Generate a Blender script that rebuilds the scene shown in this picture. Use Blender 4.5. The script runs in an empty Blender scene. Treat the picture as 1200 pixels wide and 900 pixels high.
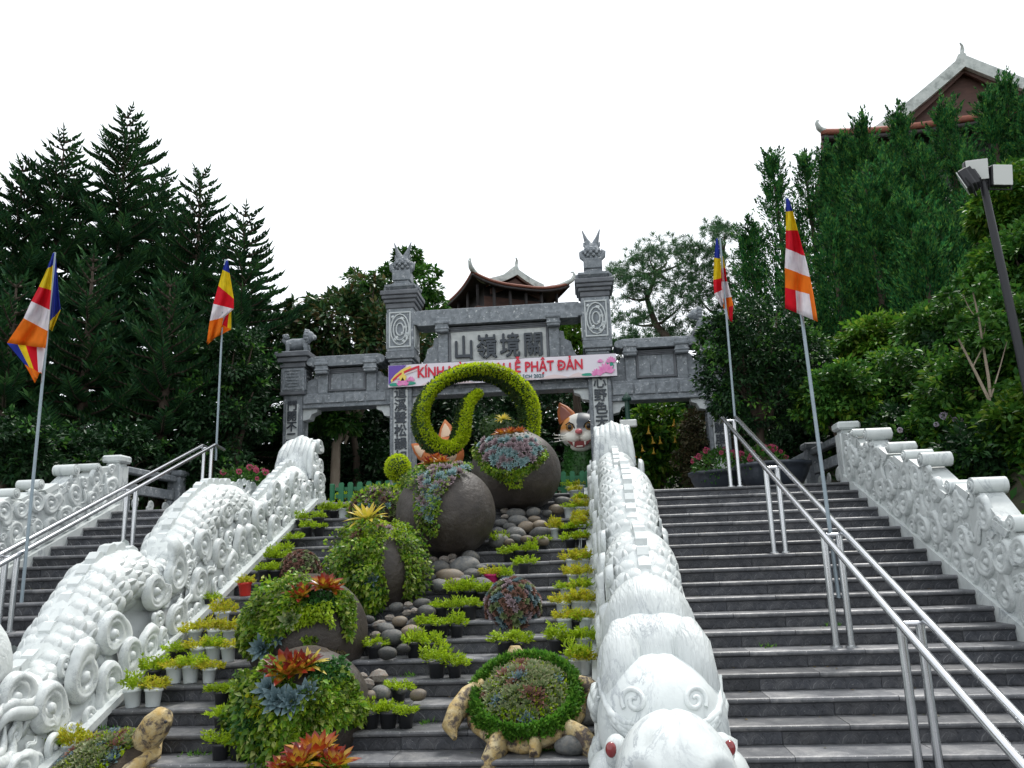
import bpy, math, random
import numpy as np
from math import sin, cos, pi, radians, sqrt, atan2
from mathutils import Vector, Matrix, Euler, noise

# ------------------------------------------------------------------ camera
SC = bpy.context.scene
COL = SC.collection
F_PX = 951.5
CR = Vector((0.9952, 0.0929, -0.0320)); CU = Vector((0.0512, -0.2126, 0.9758)); CF = Vector((-0.0839, 0.9727, 0.2164))
CF.normalize(); CR = (CR - CF * CR.dot(CF)).normalized(); CU = CR.cross(CF)
cam = bpy.data.cameras.new('camera'); cam.sensor_width = 36.0; cam.lens = 36.0 * F_PX / 1200.0
cam.clip_start = 0.05; cam.clip_end = 2000
camo = bpy.data.objects.new('camera', cam); COL.objects.link(camo)
camo.matrix_world = Matrix(((CR.x, CU.x, -CF.x, 0), (CR.y, CU.y, -CF.y, 0), (CR.z, CU.z, -CF.z, 0), (0, 0, 0, 1)))
SC.camera = camo
SC.view_settings.view_transform = 'Standard'; SC.view_settings.look = 'None'
SC.view_settings.exposure = 0.30; SC.view_settings.gamma = 1.0
SC.render.engine = 'CYCLES'
SC.cycles.max_bounces = 5; SC.cycles.diffuse_bounces = 3; SC.cycles.glossy_bounces = 3
SC.cycles.transmission_bounces = 2; SC.cycles.transparent_max_bounces = 4
SC.cycles.caustics_reflective = False; SC.cycles.caustics_refractive = False

# ------------------------------------------------------------------ sky and sun: bright overcast
SUN_EL, SUN_AZ = radians(62), radians(28)          # azimuth measured from +Y towards +X
world = bpy.data.worlds.new('World'); SC.world = world; world.use_nodes = True
wn = world.node_tree.nodes; wl = world.node_tree.links
bg = wn['Background']
sky = wn.new('ShaderNodeTexSky'); sky.sky_type = 'NISHITA'; sky.sun_disc = False
sky.sun_elevation = SUN_EL; sky.sun_rotation = SUN_AZ; sky.air_density = 1.0; sky.dust_density = 3.0
cloud = wn.new('ShaderNodeMix'); cloud.data_type = 'RGBA'
cloud.inputs[0].default_value = 0.9
cloud.inputs[7].default_value = (10.6, 11.0, 11.4, 1)
wl.new(sky.outputs[0], cloud.inputs[6]); wl.new(cloud.outputs[2], bg.inputs[0])
bg.inputs[1].default_value = 0.112
sun = bpy.data.lights.new('sun', 'SUN'); sun.energy = 2.5; sun.angle = radians(10); sun.color = (1.0, 0.97, 0.92)
suno = bpy.data.objects.new('sun', sun); COL.objects.link(suno)
sd = Vector((sin(SUN_AZ) * cos(SUN_EL), cos(SUN_AZ) * cos(SUN_EL), sin(SUN_EL)))
suno.rotation_euler = sd.to_track_quat('Z', 'Y').to_euler(); suno.location = (10, 5, 30)

# ------------------------------------------------------------------ measured frame of the stairs
RISE, TRD, Y0, Z0 = 0.15, 0.37155, 13.024, 1.075    # top nosing at (Y0, Z0); step k lies k treads nearer
def nz(y): return Z0 + (y - Y0) * RISE / TRD
def ray(x, y): return (CR * ((x - 600) / F_PX) - CU * ((y - 450) / F_PX) + CF)
def P(x, y, Y):
    d = ray(x, y); return d * (Y / d.y)
def PX(x, y, X):
    d = ray(x, y); return d * (X / d.x)
def on_step(x, y, off=0.17):
    best = None
    for k in range(-2, 20):
        kk = max(k, 0)
        p = P(x, y, Y0 - k * TRD + off); e = abs(p.z - (Z0 - kk * RISE))
        if best is None or e < best[0]: best = (e, k, p)
    k = best[1]; p = best[2]
    return Vector((p.x, p.y, Z0 - max(k, 0) * RISE)), k

# ------------------------------------------------------------------ mesh helpers
class MB:
    def __init__(s): s.v = []; s.f = []; s.m = []; s.s = []
    def add(s, vs, fs, M=None, mi=0, sm=False):
        o = len(s.v)
        for p in vs:
            s.v.append(tuple(M @ Vector(p)) if M is not None else tuple(p))
        for f in fs:
            s.f.append([o + i for i in f]); s.m.append(mi); s.s.append(sm)
        return s
    def box(s, c, d, M=None, ch=0.0, mi=0):
        hx, hy, hz = d[0] / 2, d[1] / 2, d[2] / 2
        if ch <= 0:
            vs = [(c[0] + a * hx, c[1] + b * hy, c[2] + e * hz) for e in (-1, 1) for b in (-1, 1) for a in (-1, 1)]
            fs = [(0, 2, 3, 1), (4, 5, 7, 6), (0, 1, 5, 4), (2, 6, 7, 3), (0, 4, 6, 2), (1, 3, 7, 5)]
            return s.add(vs, fs, M, mi)
        ch = min(ch, hx * .9, hy * .9, hz * .9)
        vs = []; ix = {}
        for sx in (-1, 1):
            for sy in (-1, 1):
                for sz in (-1, 1):
                    for ax in range(3):
                        p = [sx * (hx - ch), sy * (hy - ch), sz * (hz - ch)]
                        p[ax] = (sx * hx, sy * hy, sz * hz)[ax]
                        ix[(sx, sy, sz, ax)] = len(vs); vs.append((c[0] + p[0], c[1] + p[1], c[2] + p[2]))
        fs = []
        I = lambda a, b, e, ax: ix[(a, b, e, ax)]
        for q in (-1, 1):
            fs.append([I(q, a, b, 0) for a, b in ((-1, -1), (1, -1), (1, 1), (-1, 1))][::q])
            fs.append([I(a, q, b, 1) for a, b in ((-1, -1), (-1, 1), (1, 1), (1, -1))][::q])
            fs.append([I(a, b, q, 2) for a, b in ((-1, -1), (1, -1), (1, 1), (-1, 1))][::q])
        for a in (-1, 1):
            for b in (-1, 1):
                k = a * b
                fs.append([I(a, b, -1, 0), I(a, b, 1, 0), I(a, b, 1, 1), I(a, b, -1, 1)][::k])
                fs.append([I(a, -1, b, 0), I(a, -1, b, 2), I(a, 1, b, 2), I(a, 1, b, 0)][::k])
                fs.append([I(-1, a, b, 1), I(1, a, b, 1), I(1, a, b, 2), I(-1, a, b, 2)][::k])
                for e in (-1, 1):
                    fs.append([I(a, b, e, 0), I(a, b, e, 1), I(a, b, e, 2)][::a * b * e])
        return s.add(vs, fs, M, mi)
    def tube(s, pts, rads, n=8, M=None, mi=0, sm=True, cap=True, sx=1.0, up=None):
        pts = [Vector(p) for p in pts]
        if not hasattr(rads, '__len__'): rads = [rads] * len(pts)
        vs = []; fs = []; prev = None
        for i, p in enumerate(pts):
            t = (pts[min(i + 1, len(pts) - 1)] - pts[max(i - 1, 0)])
            t = t.normalized() if t.length > 1e-9 else Vector((0, 0, 1))
            if up is not None: a = Vector(up).cross(t)
            elif prev is None: a = t.cross(Vector((0, 0, 1)) if abs(t.z) < .9 else Vector((1, 0, 0)))
            else: a = prev - t * prev.dot(t)
            if a.length < 1e-6: a = t.orthogonal()
            a.normalize(); b = t.cross(a); prev = a
            for j in range(n):
                w = 2 * pi * j / n
                vs.append(p + a * (cos(w) * rads[i] * sx) + b * (sin(w) * rads[i]))
        for i in range(len(pts) - 1):
            for j in range(n):
                k = (j + 1) % n
                fs.append((i * n + j, i * n + k, (i + 1) * n + k, (i + 1) * n + j))
        s.add(vs, fs, M, mi, sm)
        if cap:
            o = len(pts) - 1
            s.add([vs[j] for j in range(n)], [tuple(range(n))[::-1]], M, mi, False)
            s.add([vs[o * n + j] for j in range(n)], [tuple(range(n))], M, mi, False)
        return s
    def lathe(s, prof, n=16, M=None, mi=0, sm=True, ridges=0, rd=0.0):
        vs = []; fs = []
        for r, z in prof:
            for j in range(n):
                w = 2 * pi * j / n
                q = r * (1 - (rd if ridges and (j % 2) else 0))
                vs.append((q * cos(w), q * sin(w), z))
        for i in range(len(prof) - 1):
            for j in range(n):
                k = (j + 1) % n
                fs.append((i * n + j, i * n + k, (i + 1) * n + k, (i + 1) * n + j))
        return s.add(vs, fs, M, mi, sm)
    def prism(s, poly, d0, d1, M=None, mi=0, axis='y'):
        # polygon (a, b) extruded from d0 to d1 along axis; a,b = x,z for 'y', y,z for 'x', x,y for 'z'
        if sum(poly[i][0] * poly[(i + 1) % len(poly)][1] - poly[(i + 1) % len(poly)][0] * poly[i][1] for i in range(len(poly))) < 0: poly = poly[::-1]
        n = len(poly)
        mk = {'y': lambda a, b, d: (a, d, b), 'x': lambda a, b, d: (d, a, b), 'z': lambda a, b, d: (a, b, d)}[axis]
        vs = [mk(a, b, d0) for a, b in poly] + [mk(a, b, d1) for a, b in poly]
        fl = (axis == 'y')
        f0 = tuple(range(n)); f1 = tuple(range(n, 2 * n))
        fs = [f0 if fl else f0[::-1], f1[::-1] if fl else f1]
        for i in range(n):
            k = (i + 1) % n
            q = (i, k, n + k, n + i); fs.append(q[::-1] if fl else q)
        return s.add(vs, fs, M, mi)
    def ell(s, c, r, nu=16, nv=10, M=None, mi=0, sm=True, fn=None):
        vs = []; fs = []
        for i in range(nv + 1):
            t = pi * i / nv
            for j in range(nu):
                w = 2 * pi * j / nu
                d = Vector((sin(t) * cos(w), sin(t) * sin(w), cos(t)))
                k = fn(d) if fn else 1.0
                vs.append((c[0] + d.x * r[0] * k, c[1] + d.y * r[1] * k, c[2] + d.z * r[2] * k))
        for i in range(nv):
            for j in range(nu):
                k = (j + 1) % nu
                q = (i * nu + j, (i + 1) * nu + j, (i + 1) * nu + k, i * nu + k)
                if i == 0: q = (q[0], q[1], q[2])
                elif i == nv - 1: q = (q[0], q[1], q[3])
                fs.append(q)
        return s.add(vs, fs, M, mi, sm)
    def mesh(s, name):
        me = bpy.data.meshes.new(name); me.from_pydata(s.v, [], s.f)
        me.polygons.foreach_set('material_index', s.m); me.polygons.foreach_set('use_smooth', s.s)
        me.update(); return me
    def obj(s, name, mats, parent=None, loc=None, M=None):
        return put(s.mesh(name), name, mats, parent, loc, M)

def put(me, name, mats=None, parent=None, loc=None, M=None):
    if mats is not None and len(me.materials) == 0:
        for m in (mats if isinstance(mats, (list, tuple)) else [mats]): me.materials.append(m)
    o = bpy.data.objects.new(name, me); COL.objects.link(o)
    if parent is not None: o.parent = parent
    if M is not None: o.matrix_local = M
    elif loc is not None: o.location = loc
    return o
def npmesh(name, V, F, attr=None, smooth=False):
    V = np.asarray(V, np.float32); F = np.asarray(F, np.int32); n = F.shape[1]
    me = bpy.data.meshes.new(name)
    me.vertices.add(len(V)); me.vertices.foreach_set('co', V.ravel())
    me.loops.add(F.size); me.loops.foreach_set('vertex_index', F.ravel())
    me.polygons.add(len(F)); me.polygons.foreach_set('loop_start', np.arange(0, F.size, n, dtype=np.int32))
    if smooth: me.polygons.foreach_set('use_smooth', np.ones(len(F), dtype=bool))
    if attr is not None:
        a = me.attributes.new('t', 'FLOAT', 'POINT'); a.data.foreach_set('value', np.asarray(attr, np.float32))
    me.update(calc_edges=True); return me
def tag(o, label=None, cat=None, group=None, kind=None):
    if label: o['label'] = label
    if cat: o['category'] = cat
    if group: o['group'] = group
    if kind: o['kind'] = kind
    return o
def thing(name, label, cat, loc=(0, 0, 0), rz=0.0, group=None, M=None):
    o = bpy.data.objects.new(name, None); COL.objects.link(o); o.empty_display_size = 0.2
    if M is not None: o.matrix_world = M
    else: o.location = loc; o.rotation_euler = (0, 0, rz)
    return tag(o, label, cat, group)
def T(x, y, z): return Matrix.Translation((x, y, z))
def Rz(a): return Matrix.Rotation(a, 4, 'Z')
def Rx(a): return Matrix.Rotation(a, 4, 'X')
def Ry(a): return Matrix.Rotation(a, 4, 'Y')
def S(x, y=None, z=None):
    if y is None: y = z = x
    return Matrix.Diagonal((x, y, z, 1))
ORD = 'first second third fourth fifth sixth seventh eighth ninth tenth eleventh twelfth thirteenth fourteenth fifteenth sixteenth seventeenth eighteenth nineteenth twentieth'.split()
def frame(d, up=(0, 0, 1)):
    z = Vector(d).normalized(); x = Vector(up).cross(z)
    if x.length < 1e-4: x = z.orthogonal()
    x.normalize(); y = z.cross(x)
    return Matrix(((x.x, y.x, z.x, 0), (x.y, y.y, z.y, 0), (x.z, y.z, z.z, 0), (0, 0, 0, 1)))

# ------------------------------------------------------------------ materials
def nodes(name):
    m = bpy.data.materials.new(name); m.use_nodes = True
    nt = m.node_tree; return m, nt.nodes, nt.links, nt.nodes['Principled BSDF']
def ramp(n, l, src, stops):
    r = n.new('ShaderNodeValToRGB'); e = r.color_ramp.elements
    while len(e) < len(stops): e.new(0.5)
    for i, (p, c) in enumerate(stops): e[i].position = p; e[i].color = (*c, 1)
    l.new(src, r.inputs[0]); return r.outputs[0]
def noise_tex(n, l, scale, detail=5, rough=.6, coord='Object', dist=0.0, stretch=None):
    tc = n.new('ShaderNodeTexCoord'); t = n.new('ShaderNodeTexNoise')
    t.inputs['Scale'].default_value = scale; t.inputs['Detail'].default_value = detail
    t.inputs['Roughness'].default_value = rough; t.inputs['Distortion'].default_value = dist
    if stretch:
        mp = n.new('ShaderNodeMapping'); mp.inputs['Scale'].default_value = stretch
        l.new(tc.outputs[coord], mp.inputs[0]); l.new(mp.outputs[0], t.inputs[0])
    else: l.new(tc.outputs[coord], t.inputs[0])
    return t.outputs[0]
def mixc(n, l, fac, a, b, mode='MIX'):
    x = n.new('ShaderNodeMix'); x.data_type = 'RGBA'; x.blend_type = mode
    for s, v in ((x.inputs[0], fac), (x.inputs[6], a), (x.inputs[7], b)):
        if hasattr(v, 'links') or hasattr(v, 'is_linked'): l.new(v, s)
        else: s.default_value = v if isinstance(v, float) else (*v, 1)
    return x.outputs[2]
def pmat(name, c1, c2=None, scale=4.0, rough=.6, bump=0.0, bscale=30.0, metal=0.0, c3=None, s3=1.2, pos3=(.55, .7), rnd=0.0, spec=.5, stretch=None, coat=0.0, coord='Object'):
    m, n, l, b = nodes(name)
    b.inputs['Roughness'].default_value = rough; b.inputs['Metallic'].default_value = metal
    b.inputs['Specular IOR Level'].default_value = spec; b.inputs['Coat Weight'].default_value = coat
    col = None
    if c2 is None: b.inputs['Base Color'].default_value = (*c1, 1)
    else:
        col = ramp(n, l, noise_tex(n, l, scale, stretch=stretch, coord=coord), [(.3, c1), (.7, c2)])
    if c3 is not None:
        f = ramp(n, l, noise_tex(n, l, s3, 6, .7, dist=.4, coord=coord), [(pos3[0], (0, 0, 0)), (pos3[1], (1, 1, 1))])
        col = mixc(n, l, f, col if col is not None else c1, c3)
    if rnd > 0:
        oi = n.new('ShaderNodeObjectInfo'); mr = n.new('ShaderNodeMapRange')
        mr.inputs[3].default_value = 1 - rnd; mr.inputs[4].default_value = 1 + rnd
        l.new(oi.outputs['Random'], mr.inputs[0])
        vm = n.new('ShaderNodeVectorMath'); vm.operation = 'SCALE'
        if col is not None: l.new(col, vm.inputs[0])
        else: vm.inputs[0].default_value = c1
        l.new(mr.outputs[0], vm.inputs['Scale']); col = vm.outputs[0]
    if col is not None: l.new(col, b.inputs['Base Color'])
    if bump > 0:
        bp = n.new('ShaderNodeBump'); bp.inputs['Strength'].default_value = bump; bp.inputs['Distance'].default_value = .02
        l.new(noise_tex(n, l, bscale, 6, .65, coord=coord), bp.inputs['Height']); l.new(bp.outputs[0], b.inputs['Normal'])
    return m
def leafmat(name, cols, rough=.45, trans=.25, spec=.35, vary=.3, vs=1.6):
    m, n, l, b = nodes(name)
    g = n.new('ShaderNodeNewGeometry')
    c = ramp(n, l, g.outputs['Random Per Island'], [(i / max(1, len(cols) - 1), x) for i, x in enumerate(cols)])
    vr = ramp(n, l, noise_tex(n, l, vs, 3, .5), [(.35, (1 - vary,) * 3), (.65, (1 + vary * .5, 1 + vary * .45, 1.0))])
    c = mixc(n, l, 1.0, c, vr, 'MULTIPLY')
    l.new(c, b.inputs['Base Color']); b.inputs['Roughness'].default_value = rough; b.inputs['Specular IOR Level'].default_value = spec
    if trans > 0:
        t = n.new('ShaderNodeBsdfTranslucent'); l.new(c, t.inputs[0])
        mx = n.new('ShaderNodeMixShader'); mx.inputs[0].default_value = trans
        l.new(b.outputs[0], mx.inputs[1]); l.new(t.outputs[0], mx.inputs[2])
        l.new(mx.outputs[0], n['Material Output'].inputs[0])
    return m
def attrmat(name, stops, rough=.4, trans=.2):
    m, n, l, b = nodes(name)
    a = n.new('ShaderNodeAttribute'); a.attribute_name = 't'
    c = ramp(n, l, a.outputs['Fac'], stops)
    l.new(c, b.inputs['Base Color']); b.inputs['Roughness'].default_value = rough
    t = n.new('ShaderNodeBsdfTranslucent'); l.new(c, t.inputs[0])
    mx = n.new('ShaderNodeMixShader'); mx.inputs[0].default_value = trans
    l.new(b.outputs[0], mx.inputs[1]); l.new(t.outputs[0], mx.inputs[2]); l.new(mx.outputs[0], n['Material Output'].inputs[0])
    return m

def marble_mat(name, fur=False):
    m, n, l, b = nodes(name)
    base = ramp(n, l, noise_tex(n, l, 2.5, 5), [(.25, (.53, .565, .56)), (.75, (.65, .685, .675))])
    v = noise_tex(n, l, 3.0, 8, .7, dist=1.6, stretch=(1, .6, .45))
    mm = n.new('ShaderNodeMath'); mm.operation = 'SUBTRACT'; l.new(v, mm.inputs[0]); mm.inputs[1].default_value = .5
    ab = n.new('ShaderNodeMath'); ab.operation = 'ABSOLUTE'; l.new(mm.outputs[0], ab.inputs[0])
    vein = ramp(n, l, ab.outputs[0], [(.0, (1, 1, 1)), (.032, (0, 0, 0))])
    msk = ramp(n, l, noise_tex(n, l, 1.7, 3), [(.46, (0, 0, 0)), (.64, (.9, .9, .9))])
    f = mixc(n, l, 1.0, vein, msk, 'MULTIPLY')
    c = mixc(n, l, f, base, (.25, .28, .31))
    grime = ramp(n, l, noise_tex(n, l, 1.1, 7, .75), [(.50, (0, 0, 0)), (.70, (.75, .75, .75))])
    c = mixc(n, l, grime, c, (.44, .475, .465))
    st = ramp(n, l, noise_tex(n, l, 7.0, 5, .6, dist=.3, stretch=(1.0, 1.0, .10)), [(.56, (0, 0, 0)), (.74, (.6, .6, .6))]); c = mixc(n, l, st, c, (.40, .43, .42))
    oi = n.new('ShaderNodeObjectInfo'); mr = n.new('ShaderNodeMapRange'); mr.inputs[3].default_value = .9; mr.inputs[4].default_value = 1.04
    l.new(oi.outputs['Random'], mr.inputs[0])
    vm = n.new('ShaderNodeVectorMath'); vm.operation = 'SCALE'; l.new(c, vm.inputs[0]); l.new(mr.outputs[0], vm.inputs['Scale'])
    l.new(vm.outputs[0], b.inputs['Base Color']); b.inputs['Roughness'].default_value = .42
    bp = n.new('ShaderNodeBump'); bp.inputs['Strength'].default_value = .12 if not fur else .5; bp.inputs['Distance'].default_value = .01 if not fur else .03
    h = noise_tex(n, l, 45, 3, .5) if not fur else noise_tex(n, l, 8.0, 3, .5, dist=.6, stretch=(7.0, 1.2, 1.2))
    l.new(h, bp.inputs['Height']); l.new(bp.outputs[0], b.inputs['Normal'])
    return m
M_MARBLE = marble_mat('white_marble'); M_FUR = marble_mat('carved_marble_fur', True)

def stair_mat(name, lo, hi, dust):
    m, n, l, b = nodes(name)
    c = ramp(n, l, noise_tex(n, l, 6, 8, .7), [(.3, lo), (.7, hi)])
    d = ramp(n, l, noise_tex(n, l, 2.2, 8, .75, dist=.8), [(.5, (0, 0, 0)), (.75, (.8, .8, .8))])
    c = mixc(n, l, d, c, dust)
    sp = ramp(n, l, noise_tex(n, l, 70, 2, .5), [(.66, (0, 0, 0)), (.72, (.7, .7, .7))])
    c = mixc(n, l, sp, c, tuple(min(1, x * 1.5) for x in dust))
    oi = n.new('ShaderNodeObjectInfo'); mr = n.new('ShaderNodeMapRange'); mr.inputs[3].default_value = .68; mr.inputs[4].default_value = 1.4
    l.new(oi.outputs['Random'], mr.inputs[0])
    vm = n.new('ShaderNodeVectorMath'); vm.operation = 'SCALE'; l.new(c, vm.inputs[0]); l.new(mr.outputs[0], vm.inputs['Scale'])
    l.new(vm.outputs[0], b.inputs['Base Color'])
    rr = ramp(n, l, noise_tex(n, l, 4, 4), [(.3, (.32, .32, .32)), (.7, (.6, .6, .6))]); l.new(rr, b.inputs['Roughness'])
    bp = n.new('ShaderNodeBump'); bp.inputs['Strength'].default_value = .35; bp.inputs['Distance'].default_value = .006
    l.new(noise_tex(n, l, 55, 6, .7), bp.inputs['Height']); l.new(bp.outputs[0], b.inputs['Normal'])
    return m
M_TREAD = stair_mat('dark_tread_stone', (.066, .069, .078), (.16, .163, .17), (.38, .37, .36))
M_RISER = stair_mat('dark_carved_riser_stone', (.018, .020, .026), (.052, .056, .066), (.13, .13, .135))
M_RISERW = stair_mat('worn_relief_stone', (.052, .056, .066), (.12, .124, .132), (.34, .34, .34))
M_CORE = pmat('stair_concrete', (.05, .05, .05), (.08, .08, .08), 5, .9, .2)
M_GATE = pmat('grey_granite', (.125, .143, .160), (.27, .295, .32), 9, .7, .7, 40, c3=(.58, .60, .61), s3=13, pos3=(.58, .68), rnd=.10)
M_GATED = pmat('dark_granite', (.085, .092, .105), (.15, .16, .175), 5, .7, .4, 40, rnd=.1)
M_PANEL = pmat('pale_granite_panel', (.46, .50, .51), (.60, .63, .63), 9, .75, .3, 60)
M_INK = pmat('carved_dark_letters', (.035, .045, .055), (.06, .07, .085), 12, .6, .2, 50)
M_STEEL = pmat('stainless_steel', (.62, .63, .65), None, rough=.2, metal=1.0)
M_POLE = pmat('galvanised_pole', (.24, .30, .34), (.30, .36, .40), 9, .45, metal=.3)
M_BALL = pmat('dark_cement_pot', (.026, .020, .016), (.052, .041, .033), 6, .50, .8, 16, c3=(.095, .086, .080), s3=3.0, pos3=(.55, .8))
M_SOIL = pmat('soil', (.03, .022, .016), (.06, .045, .03), 14, .95, .8, 40)
M_GROUND = pmat('hillside_soil', (.022, .026, .012), (.05, .045, .025), 3, .95, .8, 12, c3=(.03, .06, .015), s3=.8)
M_BARK = pmat('brown_bark', (.05, .036, .026), (.10, .075, .055), 12, .9, .8, 30, stretch=(1, 1, .25))
M_PALEBARK = pmat('pale_bark', (.24, .19, .14), (.36, .30, .23), 10, .85, .5, 30, stretch=(1, 1, .3))
M_TURTLE = pmat('mottled_yellow_cement', (.40, .26, .07), (.52, .44, .27), 12, .75, 1.0, 20, c3=(.085, .065, .055), s3=9.0, pos3=(.50, .60))
M_PW = pmat('pale_grey_plastic', (.50, .55, .56), (.60, .64, .64), 6, .5, c3=(.30, .32, .30), s3=9, pos3=(.55, .72), rnd=.12)
M_PB = pmat('black_plastic', (.018, .020, .024), (.03, .032, .036), 6, .5, rnd=.2)
M_PR = pmat('red_plastic', (.55, .03, .02), None, rough=.45)
M_PP = pmat('magenta_plastic', (.50, .02, .14), None, rough=.45)
M_PT = pmat('terracotta_plastic', (.42, .11, .05), (.48, .14, .07), 6, .7)
M_FENCE = pmat('green_fence_paint', (.006, .10, .04), (.012, .15, .06), 8, .5, .15, 40)
M_STONE = pmat('river_stone', (.055, .06, .062), (.12, .12, .115), 6, .55, .5, 30, c3=(.20, .175, .14), s3=1.6, pos3=(.5, .8), rnd=.5)
M_BROWNSTONE = pmat('brown_river_stone', (.13, .10, .07), (.21, .17, .12), 6, .6, .3, 30, c3=(.16, .15, .14), s3=1.6, pos3=(.5, .75), rnd=.3)
M_RUBBLE = pmat('pale_rubble', (.19, .175, .155), (.30, .275, .24), 9, .85, .6, 30, c3=(.22, .13, .09), s3=3, pos3=(.5, .7), rnd=.3)
M_BOWL = pmat('glazed_dark_bowl', (.022, .028, .040), (.045, .055, .07), 3, .35, .1, 20, c3=(.10, .11, .13), s3=3.5, pos3=(.55, .75))
M_BLACKMETAL = pmat('black_metal', (.02, .021, .025), None, rough=.5, metal=.2)

# foliage
L_SEDUM = leafmat('sedum_leaf', [(.36, .42, .02), (.50, .54, .025), (.60, .48, .05), (.40, .50, .03)], .5, .45, vary=.3, vs=6)
L_SEDUM2 = leafmat('green_sedum_leaf', [(.22, .38, .015), (.40, .54, .02), (.30, .46, .02)], .5, .4, vary=.3, vs=6)
L_IVY = leafmat('variegated_trailing_leaf', [(.05, .16, .015), (.15, .30, .025), (.30, .42, .03), (.08, .21, .02), (.52, .58, .20)], .4, .4, vary=.6, vs=5)
L_DKIVY = leafmat('deep_green_leaf', [(.02, .09, .02), (.04, .14, .03), (.06, .18, .04)], .35, .25)
L_BORDER = leafmat('bright_border_leaf', [(.045, .16, .02), (.10, .26, .03), (.17, .34, .05)], .35, .35)
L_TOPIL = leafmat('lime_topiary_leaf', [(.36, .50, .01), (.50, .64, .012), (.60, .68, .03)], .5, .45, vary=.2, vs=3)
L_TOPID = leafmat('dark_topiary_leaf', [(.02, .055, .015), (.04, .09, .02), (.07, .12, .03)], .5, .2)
L_ARAUC = leafmat('araucaria_needles', [(.018, .062, .034), (.030, .095, .040), (.052, .13, .042)], .7, .2, .15, vary=.45, vs=.9)
L_CYP = leafmat('cypress_needles', [(.014, .085, .040), (.030, .15, .055), (.055, .20, .062), (.13, .27, .06)], .75, .25, .12, vary=.75, vs=4.5)
L_PINE = leafmat('pine_needles', [(.035, .11, .055), (.06, .16, .065), (.10, .20, .07)], .5, .25)
L_DARK = leafmat('dark_glossy_leaf', [(.008, .032, .014), (.017, .055, .019), (.028, .080, .023)], .48, .12, .25)
L_MID = leafmat('mid_green_leaf', [(.026, .10, .024), (.052, .16, .030), (.10, .22, .036)], .45, .25, .2, vary=.5)
L_LIGHT = leafmat('fresh_green_leaf', [(.035, .13, .015), (.075, .21, .02), (.14, .29, .03), (.20, .28, .04)], .45, .4, .22, vary=.45)
L_MAGN = leafmat('magnolia_leaf', [(.022, .068, .028), (.04, .10, .036), (.06, .13, .04), (.16, .10, .045)], .3, .15)
L_BROWN = leafmat('dry_brown_leaf', [(.04, .035, .015), (.065, .05, .022), (.035, .05, .018), (.09, .06, .025)], .7, .1)
L_LITTER = leafmat('fallen_leaf', [(.16, .09, .03), (.22, .16, .05), (.10, .07, .03), (.12, .16, .04)], .7, .1)
L_PINK = leafmat('pink_petal', [(.55, .08, .20), (.65, .16, .28), (.45, .04, .16)], .5, .3)
L_LILAC = leafmat('pale_lilac_petal', [(.42, .40, .58), (.55, .5, .62), (.5, .42, .5)], .5, .3)
L_YELLOWFL = leafmat('golden_trumpet_petal', [(.62, .38, .04), (.7, .48, .08)], .5, .4)
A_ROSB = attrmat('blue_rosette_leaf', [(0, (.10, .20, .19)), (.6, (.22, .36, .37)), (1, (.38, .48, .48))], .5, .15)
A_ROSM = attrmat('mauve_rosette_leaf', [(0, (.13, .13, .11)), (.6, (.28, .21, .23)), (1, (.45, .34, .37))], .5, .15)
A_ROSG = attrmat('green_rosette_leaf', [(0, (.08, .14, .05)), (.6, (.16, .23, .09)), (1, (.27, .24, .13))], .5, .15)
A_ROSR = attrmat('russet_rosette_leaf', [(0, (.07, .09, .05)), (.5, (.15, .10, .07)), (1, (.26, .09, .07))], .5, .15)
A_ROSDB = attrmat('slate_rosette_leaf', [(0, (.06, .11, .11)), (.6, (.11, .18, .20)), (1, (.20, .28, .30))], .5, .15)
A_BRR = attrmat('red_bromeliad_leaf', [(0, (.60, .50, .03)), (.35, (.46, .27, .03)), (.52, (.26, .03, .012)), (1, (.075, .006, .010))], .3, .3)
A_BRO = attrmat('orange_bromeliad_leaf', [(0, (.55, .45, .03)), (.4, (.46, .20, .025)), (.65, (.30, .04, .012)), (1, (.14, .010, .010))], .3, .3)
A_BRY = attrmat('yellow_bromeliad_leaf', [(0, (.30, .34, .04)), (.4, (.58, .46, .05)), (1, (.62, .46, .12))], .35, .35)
# ------------------------------------------------------------------ ground and landing
def ground_z(x, y):
    base = min(max(nz(y), -1.775), 1.075)
    z = base - 0.35 if y < 13.15 else base - 0.03
    if -8.6 < x < 4.6:
        if y > 13.2: z = 1.045
        if y > 22: z += (y - 22) * .16
        return z
    d = (x - 4.6) if x > 0 else (-8.6 - x)
    q = max(0.0, min(1.0, (y - 3.0) / 5.0))
    if x > 0:
        r = 6.2 * (1 - math.exp(-d / 5.5)) if d < 60 else 6.2
        z = base + .12 + r * q * (1 + .25 * max(0, min(1, (y - 20) / 10)))
    else:
        z = base + .1 + .10 * min(d, 25) * q
    if y > 22: z += (y - 22) * .16
    return z + .12 * noise.noise(Vector((x * .5, y * .5, 0)))
def axis_vals(a, b, lo, hi, n):
    near = np.linspace(lo, hi, n); w = np.linspace(0, 1, 12)[1:] ** 2.2
    return np.concatenate([(lo + (a - lo) * w)[::-1], near, hi + (b - hi) * w])
gx = axis_vals(-400, 400, -20, 22, 64); gy = axis_vals(-300, 600, -2, 48, 66)
gv = [(x, y, ground_z(x, min(y, 60)) if abs(x) < 60 else ground_z(60 if x > 0 else -60, min(y, 60))) for y in gy for x in gx]
nx = len(gx)
gf = [(j * nx + i, j * nx + i + 1, (j + 1) * nx + i + 1, (j + 1) * nx + i) for j in range(len(gy) - 1) for i in range(nx - 1)]
g = put(npmesh('ground', gv, gf, smooth=True), 'ground', M_GROUND); tag(g, kind='structure')
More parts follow.
